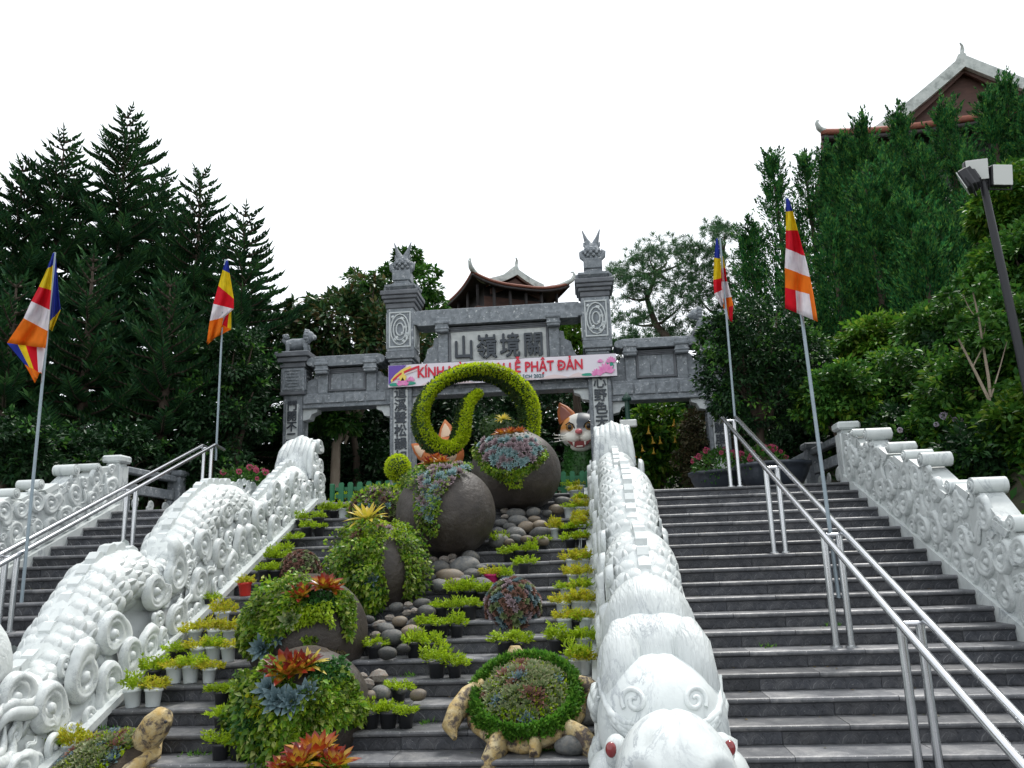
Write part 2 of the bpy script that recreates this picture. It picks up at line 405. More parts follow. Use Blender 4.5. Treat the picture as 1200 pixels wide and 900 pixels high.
lb = MB(); lb.box((-1.95, 17.75, 1.035), (12.3, 8.6, .07)); tag(lb.obj('landing_paving', M_TREAD), kind='structure')
pl = MB(); pl.box((-1.95, 1.0, -1.80), (16, 9.6, .06)); tag(pl.obj('lower_plaza_paving', M_TREAD), kind='structure')

# ------------------------------------------------------------------ stairs
def tread_mesh(w):
    b = MB(); d = TRD + .028; h = .05
    pr = [(0.018, 0.0), (.005, -.008), (0.0, -.022), (.004, -.036), (.016, -.046), (.034, -h), (d, -h), (d, 0.0)]
    b.prism(pr, -w / 2 + .0025, w / 2 - .0025, axis='x'); return b.mesh('tread_slab')
def riser_mesh(w):
    b = MB(); b.box((0, .045, -.1005), (w - .004, .03, .097))
    n = max(3, round(w / .148)); p = w / n; f = .03
    def relief(poly, d):
        m = len(poly); vs = [(x, f, z) for x, z in poly] + [(x * .9 + .1 * sum(q[0] for q in poly) / m, f - d, z * .94 + .06 * sum(q[1] for q in poly) / m) for x, z in poly]
        fs = [tuple(range(m, 2 * m))] + [(i, (i + 1) % m, m + (i + 1) % m, m + i) for i in range(m)]
        b.add(vs, [fs[0]]); b.add(vs, fs[1:], None, 1)
    for i in range(n):
        x = -w / 2 + p * (i + .5); z0 = -.147
        relief([(x - p * .46, z0), (x + p * .46, z0), (x + p * .40, z0 + .035), (x + p * .22, z0 + .062), (x, z0 + .084), (x - p * .22, z0 + .062), (x - p * .40, z0 + .035)], .009)
        relief([(x - p * .2, z0 + .012), (x + p * .2, z0 + .012), (x + p * .15, z0 + .035), (x, z0 + .052), (x - p * .15, z0 + .035)], .016)
        if i < n - 1:
            xx = x + p * .5
            relief([(xx - p * .16, z0 + .088), (xx, z0 + .058), (xx + p * .16, z0 + .088)], .008)
    return b.mesh('riser_panel')
def staircase(x0, x1, npan, seed):
    rng = random.Random(seed); xc = (x0 + x1) / 2
    core = MB(); poly = [(Y0 + .6, Z0 - .055)]
    for k in range(0, 20):
        y = Y0 - k * TRD + .062; poly += [(y, Z0 - k * RISE - .055), (y, Z0 - (k + 1) * RISE - .055)]
    poly += [(Y0 - 20 * TRD + .06, -2.4), (Y0 + .6, -2.4)]
    core.prism(poly, x0 - .03, x1 + .03, axis='x')
    root = core.obj('staircase', M_CORE); tag(root, kind='structure')
    w = (x1 - x0) / npan; ft, fr = tread_mesh(w), riser_mesh(w); ht, hr = tread_mesh(w / 2), riser_mesh(w / 2)
    for k in range(0, 20):
        for what, mt, mh, M in (('tread_slab', ft, ht, M_TREAD), ('riser_panel', fr, hr, [M_RISER, M_RISERW])):
            stag = (k + (what == 'riser_panel')) % 2; x = x0
            ws = [w] * npan if not stag else [w / 2] + [w] * (npan - 1) + [w / 2]
            for q in ws:
                o = put(mt if q == w else mh, what, M, root, (x + q / 2, Y0 - k * TRD + rng.uniform(-.003, .003), Z0 - k * RISE + rng.uniform(-.0015, .0015)))
                o.rotation_euler = (0, rng.uniform(-.0015, .0015), 0)
                x += q
staircase(.93, 4.10, 3, 1); staircase(-7.98, -5.30, 3, 2); staircase(-4.46, .06, 4, 3)

# ------------------------------------------------------------------ carved scroll reliefs (local: x,y in plane, z outwards)
def scroll_mesh(seed, n=26, name='cloud_scroll'):
    rg = random.Random(seed); hand = rg.choice((-1, 1)); lob = rg.uniform(.10, .28); ph = rg.uniform(0, 6.28)
    b = MB(); rho = [0, .10, .2, .27, .31, .38, .48, .58, .65, .70, .75, .83, .91, .97, 1.0]
    vs = []; fs = []
    tail = rg.uniform(.3, .95)
    for i, r in enumerate(rho):
        for j in range(n):
            th = 2 * pi * j / n; u = j / n
            R = .78 + .22 * u + lob * .5 * sin(2 * th + ph) * .4
            R += tail * max(0, 1 - abs(u - .90) / .13) * (r ** 3)
            q = min(1.0, r * (1 + .30 * (1 - u)))
            if q < .27: h = .15 + .15 * sqrt(max(0, 1 - (q / .27) ** 2))
            elif q < .39: h = .02
            else:
                tt = (q - .39) / .61; h = .04 + .17 * min(1, tt / .16) * min(1, max(0, 1.02 - tt) / .14) ** .5 + .06 * tt - .07 * math.exp(-((q - .70 - .05 * sin(3 * th + ph)) / .035) ** 2)
            if r > .95: h *= max(0, (1.0 - r) / .05) * .6
            if r >= 1.0: h = -.12
            vs.append((hand * R * r * cos(th), R * r * sin(th), h))
    for i in range(len(rho) - 1):
        for j in range(n):
            k = (j + 1) % n; q = (i * n + j, (i + 1) * n + j, (i + 1) * n + k, i * n + k)
            if i == 0: q = (q[0], q[1], q[2])
            fs.append(q if hand > 0 else q[::-1])
    b.add(vs, fs, None, 0, True); return b.mesh(name)
SCROLLS = [scroll_mesh(i) for i in range(11)]
def ribbon_mesh(seed):
    rg = random.Random(seed); b = MB(); pts = []; rr = []
    a = rg.uniform(.5, .9); hand = rg.choice((-1, 1))
    for i in range(15):
        t = i / 14; pts.append((-1.0 + 2.0 * t, hand * a * .5 * sin(2 * pi * t * rg.uniform(.98, 1.02)) * (1 - .2 * t), .04 + .10 * sin(pi * t)))
        rr.append(.05 + .16 * sin(pi * min(1, t * 1.05)) ** .8)
    b.tube(pts, rr, 8, up=(0, 0, 1)); 
    pts2 = [(p[0] * .86, p[1] * .86 + .26 * hand, p[2] * .7) for p in pts]; b.tube(pts2, [r * .75 for r in rr], 8, up=(0, 0, 1))
    return b.mesh('cloud_ribbon')
RIBBONS = [ribbon_mesh(20 + i) for i in range(4)]
def face_M(x, y, z, sgn, s, rot, out=1.0):
    # lay a relief on a plane with normal +-X : local x -> Y*sgn, local y -> Z, local z -> X*sgn
    B = Matrix(((0, 0, sgn, 0), (sgn, 0, 0, 0), (0, 1, 0, 0), (0, 0, 0, 1)))
    return T(x, y, z) @ B @ Rz(rot) @ S(s, s, s * out)
def pack(region, rmin, rmax, tries, seed, gap=.86):
    rg = random.Random(seed); out = []
    for i in range(tries):
        y, h, lim = region(rg)
        if lim <= rmin: continue
        r = rmax - (rmax - rmin) * (i / tries) ** .6
        r = min(r, lim)
        if all((y - a) ** 2 + (h - c) ** 2 > ((r + d) * gap) ** 2 for a, c, d in out): out.append((y, h, r))
    return out
def cast_relief(parent, x0_, sgn, items, seed, mat, out=.8, ribbons=.22, taper=0.0):
    rg = random.Random(seed)
    for y, h, r in items:
        x = x0_ - sgn * taper * max(0, h - .1) / .7
        z = nz(y) + h - parent.location.z
        if rg.random() < ribbons and r < .17: put(rg.choice(RIBBONS), 'cloud_ribbon', mat, parent, M=face_M(x, y - parent.location.y, z, sgn, r * 1.25, rg.uniform(.2, 1.2) * rg.choice((1, 1, -1)), out * .8))
        else: put(rg.choice(SCROLLS), 'cloud_scroll', mat, parent, M=face_M(x + rg.uniform(-.012, .012), y - parent.location.y, z, sgn, r, rg.uniform(0, 6.28), out))

# ------------------------------------------------------------------ dragon balustrades
CREST = [(6.2, .90), (6.55, .80), (6.85, .70), (7.1, .72), (7.40, .90), (7.65, 1.10), (7.95, 1.26), (8.28, 1.20), (8.62, .95), (9.02, .75), (9.36, 1.05), (9.75, 1.24), (10.15, 1.29), (10.65, 1.15), (11.15, .84), (11.65, .56), (12.1, .58), (12.6, .70), (13.02, .73), (13.35, .60), (13.7, .55)]
def crest(y):
    if y <= CREST[0][0]: return CREST[0][1]
    for (a, p), (b, q) in zip(CREST, CREST[1:]):
        if a <= y <= b:
            t = (y - a) / (b - a); return p + (q - p) * (t * t * (3 - 2 * t) * .5 + t * .5)
    return CREST[-1][1]
def scale_mesh():
    b = MB(); pts = []
    ol = [(.5, -.45), (.52, .0), (.44, .24), (.26, .42), (0, .5), (-.26, .42), (-.44, .24), (-.52, .0), (-.5, -.45)]
    vs = [(x, y, -.08 if y < -.3 else (.02 if y < .1 else (.10 if y < .4 else .14))) for x, y in ol] + [(x * .97, y * .97, -.16) for x, y in ol] + [(0, .05, .095), (0, -.45, -.05)]
    n = len(ol); fs = [(i, i + 1, 2 * n) for i in range(n - 1)] + [(2 * n + 1, 0, 2 * n), (n - 1, 2 * n + 1, 2 * n)]
    fs += [(i + 1, i, n + i, n + i + 1) for i in range(n - 1)]
    b.add(vs, fs, None, 0, False); me = b.mesh('scale')
    for p in me.polygons: p.use_smooth = len(p.vertices) == 3
    return me
SCALE = scale_mesh()
FIN = MB().prism([(-.088, -.14), (.088, -.14), (.088, .125), (.055, .15), (-.035, .14), (-.088, .075)], -.055, .055, axis='x').mesh('fin_block')
def dragon(xc, label, inner, seed):
    # inner: +1 when the carved side seen from the garden faces +X
    rg = random.Random(seed); y0 = 5.0; root = thing('dragon_balustrade', label, 'balustrade', (xc, y0, nz(y0)), group='white marble dragons flanking the planted steps')
    zr = root.location.z; mat = M_MARBLE
    L = lambda x, y, h: Vector((x, y - y0, nz(y) + h - zr))
    # sloping kerb, stepped up at the landing
    b = MB()
    for lo, hi, w in ((-.5, -.02, .47), (-.02, .05, .52)):
        b.prism([(4.2 - y0, nz(4.2) + lo - zr), (13.1 - y0, nz(13.1) + lo - zr), (14.0 - y0, nz(13.1) + lo - zr), (14.0 - y0, nz(13.1) + hi - zr), (13.1 - y0, nz(13.1) + hi - zr), (4.2 - y0, nz(4.2) + hi - zr)], -w, w, axis='x')
    b.obj('base_kerb', M_MARBLE, root)
    # wall core behind the carvings
    ys = [4.3 + i * .2 for i in range(48)]; b = MB(); vs = []; fs = []
    for i, y in enumerate(ys):
        t = max(.32, crest(y) - .34); niche = math.exp(-((y - 8.15) / .30) ** 2) * .24
        ye = min(y, 13.05)
        for s in (-1, 1):
            for j in range(6):
                h = .03 + (t - .03) * j / 5
                w = .41 - .16 * (j / 5) - niche * min(1, sin(pi * j / 5) * 1.5) + .03 * noise.noise(Vector((y * 3, h * 4, s)))
                vs.append((s * w, y - y0, nz(ye) + h - zr))
    for i in range(len(ys) - 1):
        for s in (0, 1):
            for j in range(5):
                a = i * 12 + s * 6 + j; q = (a, a + 12, a + 13, a + 1); fs.append(q if s else q[::-1])
        a = i * 12; fs.append((a + 5, a + 11, a + 23, a + 17))
    b.add(vs, fs, None, 0, True); b.obj('cloud_wall', mat, root)
    # sinuous scaled body
    ys = [6.3 + i * .1 for i in range(74)]
    cy = [L(0, y, crest(y) - .40) for y in ys]
    R = [.315 - .008 * max(0, y - 9) for y in ys]
    b = MB(); b.tube(cy, R, 20, sx=1.04, up=(1, 0, 0)); b.obj('body', mat, root)
    # scales in staggered rows along the body
    acc = 0; rows = []; prev = None; d = 0.130
    yy = 6.5
    while yy < 13.55:
        p = L(0, yy, crest(yy) - .40)
        if prev is None or (p - prev).length >= d: rows.append(yy); prev = p
        yy += .01
    cand = []
    for ri, y in enumerate(rows):
        p = L(0, y, crest(y) - .40); q = L(0, y + .05, crest(y + .05) - .40); t = (q - p).normalized()
        up = Vector((1, 0, 0)).cross(t); rad = .312 - .008 * max(0, y - 9)
        n = 11
        for i in range(n):
            a = -1.95 + 3.9 * (i + .5 * (ri % 2)) / n
            nrm = Vector((1, 0, 0)) * sin(a) + up * cos(a)
            if abs(a) < .22: continue
            pos = p + nrm * rad
            M = Matrix.Identity(4); yv = (t).normalized(); zv = (nrm - yv * .10).normalized(); xv = yv.cross(zv).normalized(); yv = zv.cross(xv)
            for r in range(3): M[r][0], M[r][1], M[r][2], M[r][3] = xv[r], yv[r], zv[r], pos[r]
            wp = pos + root.location; face = (-(wp.normalized())).dot(nrm)
            k = .172 - .003 * max(0, y - 9)
            cand.append((-face + .05 * y, M @ Rz(rg.uniform(-.08, .08)) @ S(k, k * 1.05, k * .9)))
    cand.sort(key=lambda c: c[0])
    for _, M in cand[:256]: put(SCALE, 'scale', mat, root, M=M)
    if len(cand) > 256:
        b = MB()
        for _, M in cand[256:]: b.add([v.co for v in SCALE.vertices], [tuple(p.vertices) for p in SCALE.polygons], M)
        tag(b.obj('scales', mat, root), kind='stuff')
    # dorsal fin blocks
    prev = None; y = 6.75
    while y < 13.6:
        p = L(0, y, crest(y) - .165)
        if prev is None or ((p - prev).length > .165 and not 8.62 < y < 9.0):
            q = L(0, y + .04, crest(y + .04) - .165); t = q - p; k = 1.0 - .03 * max(0, y - 9)
            put(FIN, 'fin_block', mat, root, M=T(*p) @ Rx(atan2(t.z, t.y)) @ T(0, 0, .05) @ S(k, k * 1.0, k * rg.uniform(.78, .95)))
            prev = p
        y += .01
    # cloud carving on both flanks
    def region(rg_):
        y = rg_.uniform(4.6, 13.5); top = max(.3, crest(y) - .46)
        v = math.exp(-((y - 9.05) / .36) ** 2) + math.exp(-((y - 11.9) / .6) ** 2) + math.exp(-((y - 7.0) / .35) ** 2)
        top += .40 * min(1, v)
        if abs(y - 8.15) < .26: top = .24
        if y < 6.6: top = .75
        h = rg_.uniform(.06, top); return y, h, min(h + .04, top - h + .20, .27 if y < 9 else .21)
    for s, tr in ((inner, 5200), (-inner, 500)):
        items = pack(region, .05, .26, tr, seed + 3, .80)
        cast_relief(root, s * .42, s, items, seed + 5, mat, out=.85, taper=.13)
    # upright tail: ridged flame with curled scrolls on both sides
    W_ = lambda x, y, z: (x, y - y0, z - zr)
    b = MB(); b.tube([W_(0, 13.4, 1.35), W_(0, 13.56, 1.75), W_(0, 13.68, 2.0), W_(0, 13.76, 2.16), W_(0, 13.86, 2.24)], [.33, .30, .25, .2, .1], 14, up=(1, 0, 0), sx=1.0); b.obj('tail', mat, root)
    for i in range(7):
        x = -.27 + .09 * i; b = MB(); t = 2.28 - .35 * abs(x) + .03 * (i % 2)
        b.tube([W_(x * 1.1, 13.30, 1.5), W_(x * 1.02, 13.33, 1.75), W_(x * .95, 13.42, 1.98), W_(x * .9, 13.58, t - .06), W_(x * .9, 13.74, t)], [.05, .06, .058, .05, .022], 8); b.obj('tail_flame', mat, root)
    for s in (-1, 1):
        for zz, yv, r, o_ in ((2.12, 13.80, .135, .30), (1.90, 13.62, .10, .30), (1.78, 13.84, .15, .30), (1.58, 13.60, .15, .33), (1.42, 13.84, .14, .34), (1.32, 13.45, .13, .36), (1.22, 13.7, .11, .4)):
            b = MB(); b.tube([W_(s * .10, yv, zz), W_(s * (o_ - .02), yv, zz)], r * .96, 12); b.obj('curl_root', mat, root)
            put(SCROLLS[int(zz * 100) % 6], 'cloud_scroll', mat, root, M=face_M(s * (o_ - .03), yv - y0, zz - zr, s, r * 1.12, zz * 7, 1.0))
    # mane
    hx = -.07; my = 6.42 if inner < 0 else 6.24; mz = -.58 if inner < 0 else -.68
    b = MB(); b.ell((hx, my - y0, mz - zr), (.36, .42, .47), 28, 16); b.obj('mane', M_FUR, root)
    b = MB(); b.ell((hx, 6.02 - y0, -.86 - zr), (.40, .32, .48), 32, 18, fn=lambda d: 1 + .16 * abs(d.x) * max(0, d.z) * 1.4); b.obj('mane', M_FUR, root)
    if inner > 0:   # overlapping scales on the neck cushion that faces the garden
        for i in range(6):
            for j in range(7):
                a = -.55 + .34 * i + .17 * (j % 2); e = 1.05 - .30 * j; d = Vector((cos(e) * cos(a - .5), cos(e) * sin(a - .5), sin(e)))
                put(SCALE, 'scale', mat, root, M=T(hx + d.x * .40, 6.02 - y0 + d.y * .32, -.86 - zr + d.z * .48) @ frame(d, (0, 0, 1)) @ S(.19))
    for s in (-1, 1):
        b = MB(); b.tube([(hx + s * .22, 5.98 - y0, -.47 - zr), (hx + s * .235, 5.80 - y0, -.58 - zr), (hx + s * .25, 5.72 - y0, -.82 - zr), (hx + s * .26, 5.74 - y0, -1.05 - zr)], [.09, .13, .145, .10], 14); b.obj('mane_tuft', M_FUR, root)
        for yv, h, r, ro in ((6.45, .55, .20, .4), (6.15, .35, .22, 2.2), (6.75, .35, .17, 4.0), (5.85, .15, .2, 5.1), (6.05, .75, .16, 1.1), (5.6, .45, .18, 3.0)):
            put(RIBBONS[int(yv * 100) % 4], 'flame_lock', mat, root, M=face_M(hx + s * .40, yv - y0, nz(yv) + h - zr, s, r * 1.5, .55 + .25 * sin(ro * 9), .9))
    # skull, brow, snout
    b = MB(); b.ell((hx, 5.76 - y0, -1.05 - zr), (.425, .43, .44), 44, 28, fn=lambda d: 1 - (.02 * math.exp(-(d.x / .05) ** 2) if d.z > 0 else 0)); b.obj('skull', mat, root)
    def sn(d):
        k = 1.0 + .12 * max(0, -d.y) * abs(d.x)
        for s in (-1, 1):
            q = (d - Vector((s * .62, -.74, .16))).length
            k -= .42 * math.exp(-(q / .17) ** 2); k += .05 * math.exp(-((q - .34) / .12) ** 2) * max(0, min(1, d.z * 3 + .6))
        return k - .03 * math.exp(-(d.x / .06) ** 2) * max(0, d.z)
    b = MB(); b.ell((hx, 5.0 - y0, -1.25 - zr), (.345, .42, .41), 72, 48, fn=sn); b.obj('snout', mat, root)
    for s in (-1, 1):
        b = MB(); b.ell((hx + s * .315, 5.33 - y0, -1.13 - zr), (.075, .09, .10), 16, 10); b.obj('eye_socket', mat, root)
        b = MB(); b.ell((hx + s * .350, 5.255 - y0, -1.105 - zr), (.034, .034, .046), 16, 10); b.obj('eye', M_EYE, root)
        def onskull(x, z, lift=0.0):
            qx, qz = x / .425, (z + 1.05) / .44; yy2 = max(0.0, 1 - qx * qx - qz * qz); return Vector((hx + x, 5.76 - .43 * sqrt(yy2) - y0 - lift, z - zr))
        b = MB(); pts = []
        for i in range(30):
            t = i / 29; a = -.6 + t * 9.2; r = .012 + .068 * (1 - t); pts.append(onskull(s * (.185 + r * cos(a)), -.86 + r * sin(a)))
        b.tube(pts, [.018] * 24 + [.016, .014, .012, .012, .012, .01], 7)
        for q in range(4):
            pt = [(.40 - .012 * q, -.76 - .05 * q), (.38 - .02 * q, -.86 - .045 * q), (.33 - .03 * q, -.95 - .035 * q), (.25 - .03 * q, -.985 - .03 * q), (.17, -.99 - .03 * q)]
            b.tube([onskull(s * x, z, .004) for x, z in pt], [.012, .024, .030, .026, .008], 8)
        b.obj('brow_scroll', mat, root)
        b = MB(); b.ell((hx + s * .36, 5.5 - y0, -1.32 - zr), (.14, .24, .17), 16, 10); b.obj('cheek', mat, root)
    b = MB(); b.ell((hx, 5.12 - y0, -1.62 - zr), (.33, .42, .2), 24, 12); b.obj('lower_jaw', mat, root)
    return root
M_EYE = pmat('red_glass_eye', (.20, .010, .012), None, rough=.2, coat=.6)
dragon(.49, 'white marble dragon seen head-on with red eyes, right of the planted steps', -1, 11)
dragon(-4.90, 'white marble dragon showing its scaled humps, left of the planted steps', 1, 41)

# ------------------------------------------------------------------ outer scroll balustrades
def side_balustrade(x0, sgn, label, seed):
    # sgn: direction from the steps outwards; the carved face looks back to the steps
    y0 = 5.0; root = thing('scroll_balustrade', label, 'balustrade', (x0, y0, nz(y0)), group='white marble balustrades along the outer edges of the stairs')
    zr = root.location.z; W = .29; x = sgn * W / 2; rg = random.Random(seed)
    Lz = lambda y, h: nz(y) + h - zr
    b = MB(); b.prism([(3.9 - y0, Lz(3.9, -.6)), (13.3 - y0, Lz(13.3, -.5)), (13.3 - y0, Lz(13.3, .03)), (3.9 - y0, Lz(3.9, .03))], x - W / 2 - .03, x + W / 2 + .06, axis='x'); b.obj('plinth', M_MARBLE, root)
    rolls = [(12.62, .86, .07), (9.62, .99, .085), (7.88, 1.0, .085), (6.95, 1.02, .08), (12.05, .98, .10), (11.25, 1.00, .085), (10.75, 1.03, .085), (10.25, 1.12, .10), (9.05, 1.18, .10), (8.35, 1.04, .09), (7.4, 1.18, .10), (6.5, 1.06, .09), (5.5, 1.2, .10)]
    top = [(13.28, .70), (12.75, .80), (12.35, .72), (12.05, .90), (11.75, .80), (11.35, .86), (11.0, .88), (10.75, .92), (10.45, 1.03), (10.0, .95), (9.6, .88), (9.3, 1.0), (9.0, 1.12), (8.7, .98), (8.4, .95), (8.0, .92), (7.6, 1.0), (7.3, 1.12), (6.9, .96), (6.5, .98), (6.0, .95), (5.5, 1.12), (5.0, .95), (4.2, .9), (4.0, .9)]
    b = MB(); b.prism([(y - y0, Lz(y, .02)) for y in (4.0, 13.28)] + [(y - y0, Lz(y, h)) for y, h in top], x - W / 2 + .02, x + W / 2 - .02, axis='x'); b.obj('carved_panel', M_MARBLE, root)
    for y, h, r in rolls:
        b = MB(); z = Lz(y, h); yl = y - y0
        r *= .9; b.tube([(x - W / 2 - .03, yl, z), (x + W / 2 + .03, yl, z)], r, 18); b.tube([(x - W / 2 - .045, yl, z), (x + W / 2 + .045, yl, z)], r * .62, 16); b.tube([(x - W / 2 - .06, yl, z), (x + W / 2 + .06, yl, z)], r * .28, 12)
        b.obj('scroll_roll', M_MARBLE, root)
        b = MB()
        for i in range(2):
            b.prism([(yl + .12 + i * .3, z - .07 - i * .02), (yl + .40 + i * .25, z + .06 - i * .02), (yl + .46 + i * .25, z + .0), (yl + .2 + i * .3, z - .13)], x - W / 2 - .01 + .01 * i, x + W / 2 + .01 - .01 * i, axis='x')
        if y < 12: b.obj('coping_ledge', M_MARBLE, root)
    def topat(y):
        for (a, p), (c, q) in zip(top, top[1:]):
            if c <= y <= a: return q + (p - q) * (y - c) / (a - c)
        return .8
    def region(r_):
        y = r_.uniform(4.4, 13.1); t = topat(y); h = r_.uniform(.08, t - .03); return y, h, min(h + .03, t - h + .05, .24)
    cast_relief(root, x - sgn * (W / 2 - .02), -sgn, pack(region, .045, .20, 5500, seed, .80), seed, M_MARBLE, out=.85, ribbons=.25)
    b = MB(); yn = 13.42 - y0; zn = Z0 - zr
    b.box((x, yn, zn + .40), (.30, .28, .80), ch=.012); b.box((x, yn, zn + .83), (.24, .24, .06), ch=.01); b.box((x, yn, zn + .92), (.36, .36, .13), ch=.03); b.obj('newel_post', M_MARBLE, root)
    return root
side_balustrade(4.09, 1, 'white marble balustrade with rolled scrolls along the far right edge of the stairs', 71)
side_balustrade(-7.97, -1, 'white marble balustrade with rolled scrolls along the far left edge of the stairs', 91)

def landing_railing(x, label, ys):
    root = thing('stone_railing', label, 'railing', (x, ys[0], Z0), group='grey stone railings on the upper landing'); n = len(ys)
    for i, y in enumerate(ys[1:]):
        b = MB(); b.box((0, y - ys[0], .42), (.26, .26, .84), ch=.015); b.box((0, y - ys[0], .90), (.36, .36, .12), ch=.03); b.obj('post', M_GATE, root)
    for a, c in zip(ys, ys[1:]):
        l = c - a - .28; m = (a + c) / 2 - ys[0]
        b = MB(); b.box((0, m, .78), (.16, l, .12), ch=.02); b.obj('top_rail', M_GATE, root)
        b = MB(); b.box((0, m, .46), (.10, l, .18), ch=.01); b.box((0, m - l / 2 + .12, .18), (.10, .2, .36), ch=.03); b.box((0, m + l / 2 - .12, .18), (.10, .2, .36), ch=.03); b.obj('pierced_panel', M_GATE, root)
        for q in (-.3, 0, .3): put(SCROLLS[2], 'cloud_scroll', M_GATE, root, M=face_M(-.05 if x > 0 else .05, m + q * l, .2, -1 if x > 0 else 1, .12, q * 9, .5))
landing_railing(4.26, 'grey stone railing running back from the right newel post beside the bowl planter', [13.55, 15.6, 17.6])
landing_railing(-8.14, 'grey stone railing running back from the left newel post beneath the dark pines', [13.55, 15.6, 17.6])

# ------------------------------------------------------------------ stainless handrails
def handrail(xa, xb, ys, hs, label, endback):
    y0 = ys[-1]; root = thing('handrail', label, 'handrail', ((xa + xb) / 2, y0, nz(y0)), group='double stainless handrails on the side stairs'); zr = nz(y0); xm = (xa + xb) / 2
    for s in (-1, 1):
        x = s * abs(xb - xa) / 2
        b = MB(); pts = [(x, 4.0 - y0, nz(4.0) + hs - zr), (x, ys[0] - y0, nz(ys[0]) + hs - zr), (x, ys[0] + .06 - y0, nz(ys[0]) + hs + .005 - zr), (x, ys[0] + endback - y0, nz(ys[0]) + hs - .03 - zr)]
        b.tube(pts, .031, 12, M=None); b.obj('rail', M_STEEL, root)
    for y in ys:
        ht = nz(y) + hs - .05 - zr; k = math.ceil((Y0 - y) / TRD - 1e-6); zb = (Z0 - k * RISE if k > 0 else Z0) - zr
        b = MB(); b.tube([(-.11, y - y0, ht), (.11, y - y0, ht)], .022, 10); b.obj('cross_bar', M_STEEL, root)
        for s in (-1, 1):
            b = MB(); b.tube([(s * .07, y - y0, zb), (s * .07, y - y0, ht - .005)], .034, 12); b.tube([(s * .07, y - y0, zb + .001), (s * .07, y - y0, zb + .02)], .058, 14); b.obj('post', M_STEEL, root)
    return root
handrail(2.25, 2.46, [13.15, 10.55, 8.30, 6.55, 4.8], 1.06, 'twin stainless steel handrail descending the wide right-hand stairs', .28)
handrail(-6.75, -6.52, [13.75, 11.40, 9.0, 6.9, 5.0], .86, 'twin stainless steel handrail descending the left-hand stairs', .4)

# ------------------------------------------------------------------ Buddhist flags on poles
FB = [leafmat('flag_' + n, [c, c], .8, .35, .2, vary=.12, vs=7) for n, c in (('blue', (.025, .05, .40)), ('yellow', (.80, .62, .02)), ('red', (.70, .012, .03)), ('white', (.80, .76, .82)), ('orange', (.85, .22, .015)))]
def flag(x0, yp, zt, zb, patches, label, lean=0.0):
    root = thing('flag', label, 'flag', (x0, yp, zb), group='five-colour flags on the handrails')
    b = MB(); b.tube([(0, 0, 0), (lean * .5, 0, (zt - zb) * .5), (lean, 0, zt - zb)], [.020, .018, .015], 10); b.obj('pole', M_POLE, root)
    b = MB()
    for left, right, stripes, dy, tbl in patches:
        # left / right: pixel edges sampled per stripe boundary; stripes: colour per row or list per column
        ns = len(stripes); nu = 14; sub = 4; grid = []
        for i in range(ns * sub + 1):
            t = i / sub; k = min(int(t), ns - 1); f = t - k
            l = Vector(left[k]).lerp(Vector(left[k + 1]), f); r = Vector(right[k]).lerp(Vector(right[k + 1]), f); row = []
            for j in range(nu + 1):
                u = j / nu; p = l.lerp(r, u)
                q = P(p.x, p.y, yp + dy + (.055 * sin(u * 9 + t * .8) + .022 * sin(u * 19 + t * 2.3 + 1.3 * sin(t * 1.7))) * min(1, .25 + t * .25))
                row.append(q - Vector((x0, yp, zb)))
            grid.append(row)
        vs = [p for r in grid for p in r]
        for i in range(ns * sub):
            for j in range(nu):
                st = stripes[i // sub]; ci = st if isinstance(st, int) else st[min(len(st) - 1, int(j / nu * len(st)))]
                b.f.append([len(b.v) + q for q in (i * (nu + 1) + j, i * (nu + 1) + j + 1, (i + 1) * (nu + 1) + j + 1, (i + 1) * (nu + 1) + j)]); b.m.append(ci); b.s.append(True)
        b.v += [tuple(v) for v in vs]
    b.obj('cloth', FB, root)
    for o in root.children:
        if o.name.startswith('cloth'):
            o.data.validate(); 
            sol = o.modifiers.new('thickness', 'SOLIDIFY'); sol.thickness = .004
B_, Y_, R_, W_, O_ = range(5)
flag(-6.46, 9.0, P(63, 296, 9.0).z, nz(9.0) + .3, [
    ([(62, 297), (55, 315), (46, 336), (37, 353), (28, 373), (8, 402)], [(64, 296), (62, 311), (60, 340), (58, 363), (56, 388), (53, 408)], [B_, Y_, R_, W_, O_], -.10, 0),
    ([(8, 402), (29, 427), (41, 449)], [(53, 408), (49, 438), (47, 436)], [[B_, Y_, R_, W_], O_], -.06, 0),
    ([(63, 298), (60, 345), (59, 376), (58, 386)], [(65, 298), (69, 345), (71, 363), (61, 388)], [B_, B_, Y_], .08, 0),
    ], 'five-colour flag hanging limp on the near left pole, its blue fold showing', .0)
flag(-6.55, 13.9, P(266, 304, 13.9).z, Z0 + .9, [
    ([(265, 305), (261, 316), (256, 335), (250, 356), (246, 376), (242, 402)], [(267, 305), (269, 320), (274, 350), (274, 362), (262, 372), (258, 392)], [B_, Y_, R_, W_, O_], -.06, 0),
    ([(262, 370), (255, 378), (243, 404)], [(271, 362), (271, 386), (252, 396)], [[W_, R_, Y_], O_], .02, 0),
    ], 'small five-colour flag on the far left pole before the dark pines')
flag(2.47, 13.3, P(840, 279, 13.3).z, Z0 + .9, [
    ([(839, 280), (837, 302), (836, 328), (837, 344), (846, 360)], [(841, 279), (844, 303), (845, 326), (846, 340), (848, 356)], [B_, Y_, R_, W_], -.05, 0),
    ([(842, 286), (844, 298), (845, 314), (846, 330), (846, 350), (848, 362), (853, 374)], [(844, 288), (847, 300), (850, 314), (852, 330), (857, 348), (859, 358), (858, 378)], [B_, Y_, R_, W_, O_, [W_, R_]], .04, 0),
    ([(848, 360), (852, 372)], [(858, 356), (858, 378)], [O_], .07, 0),
    ], 'small folded five-colour flag on the pole before the round clipped tree', .03)
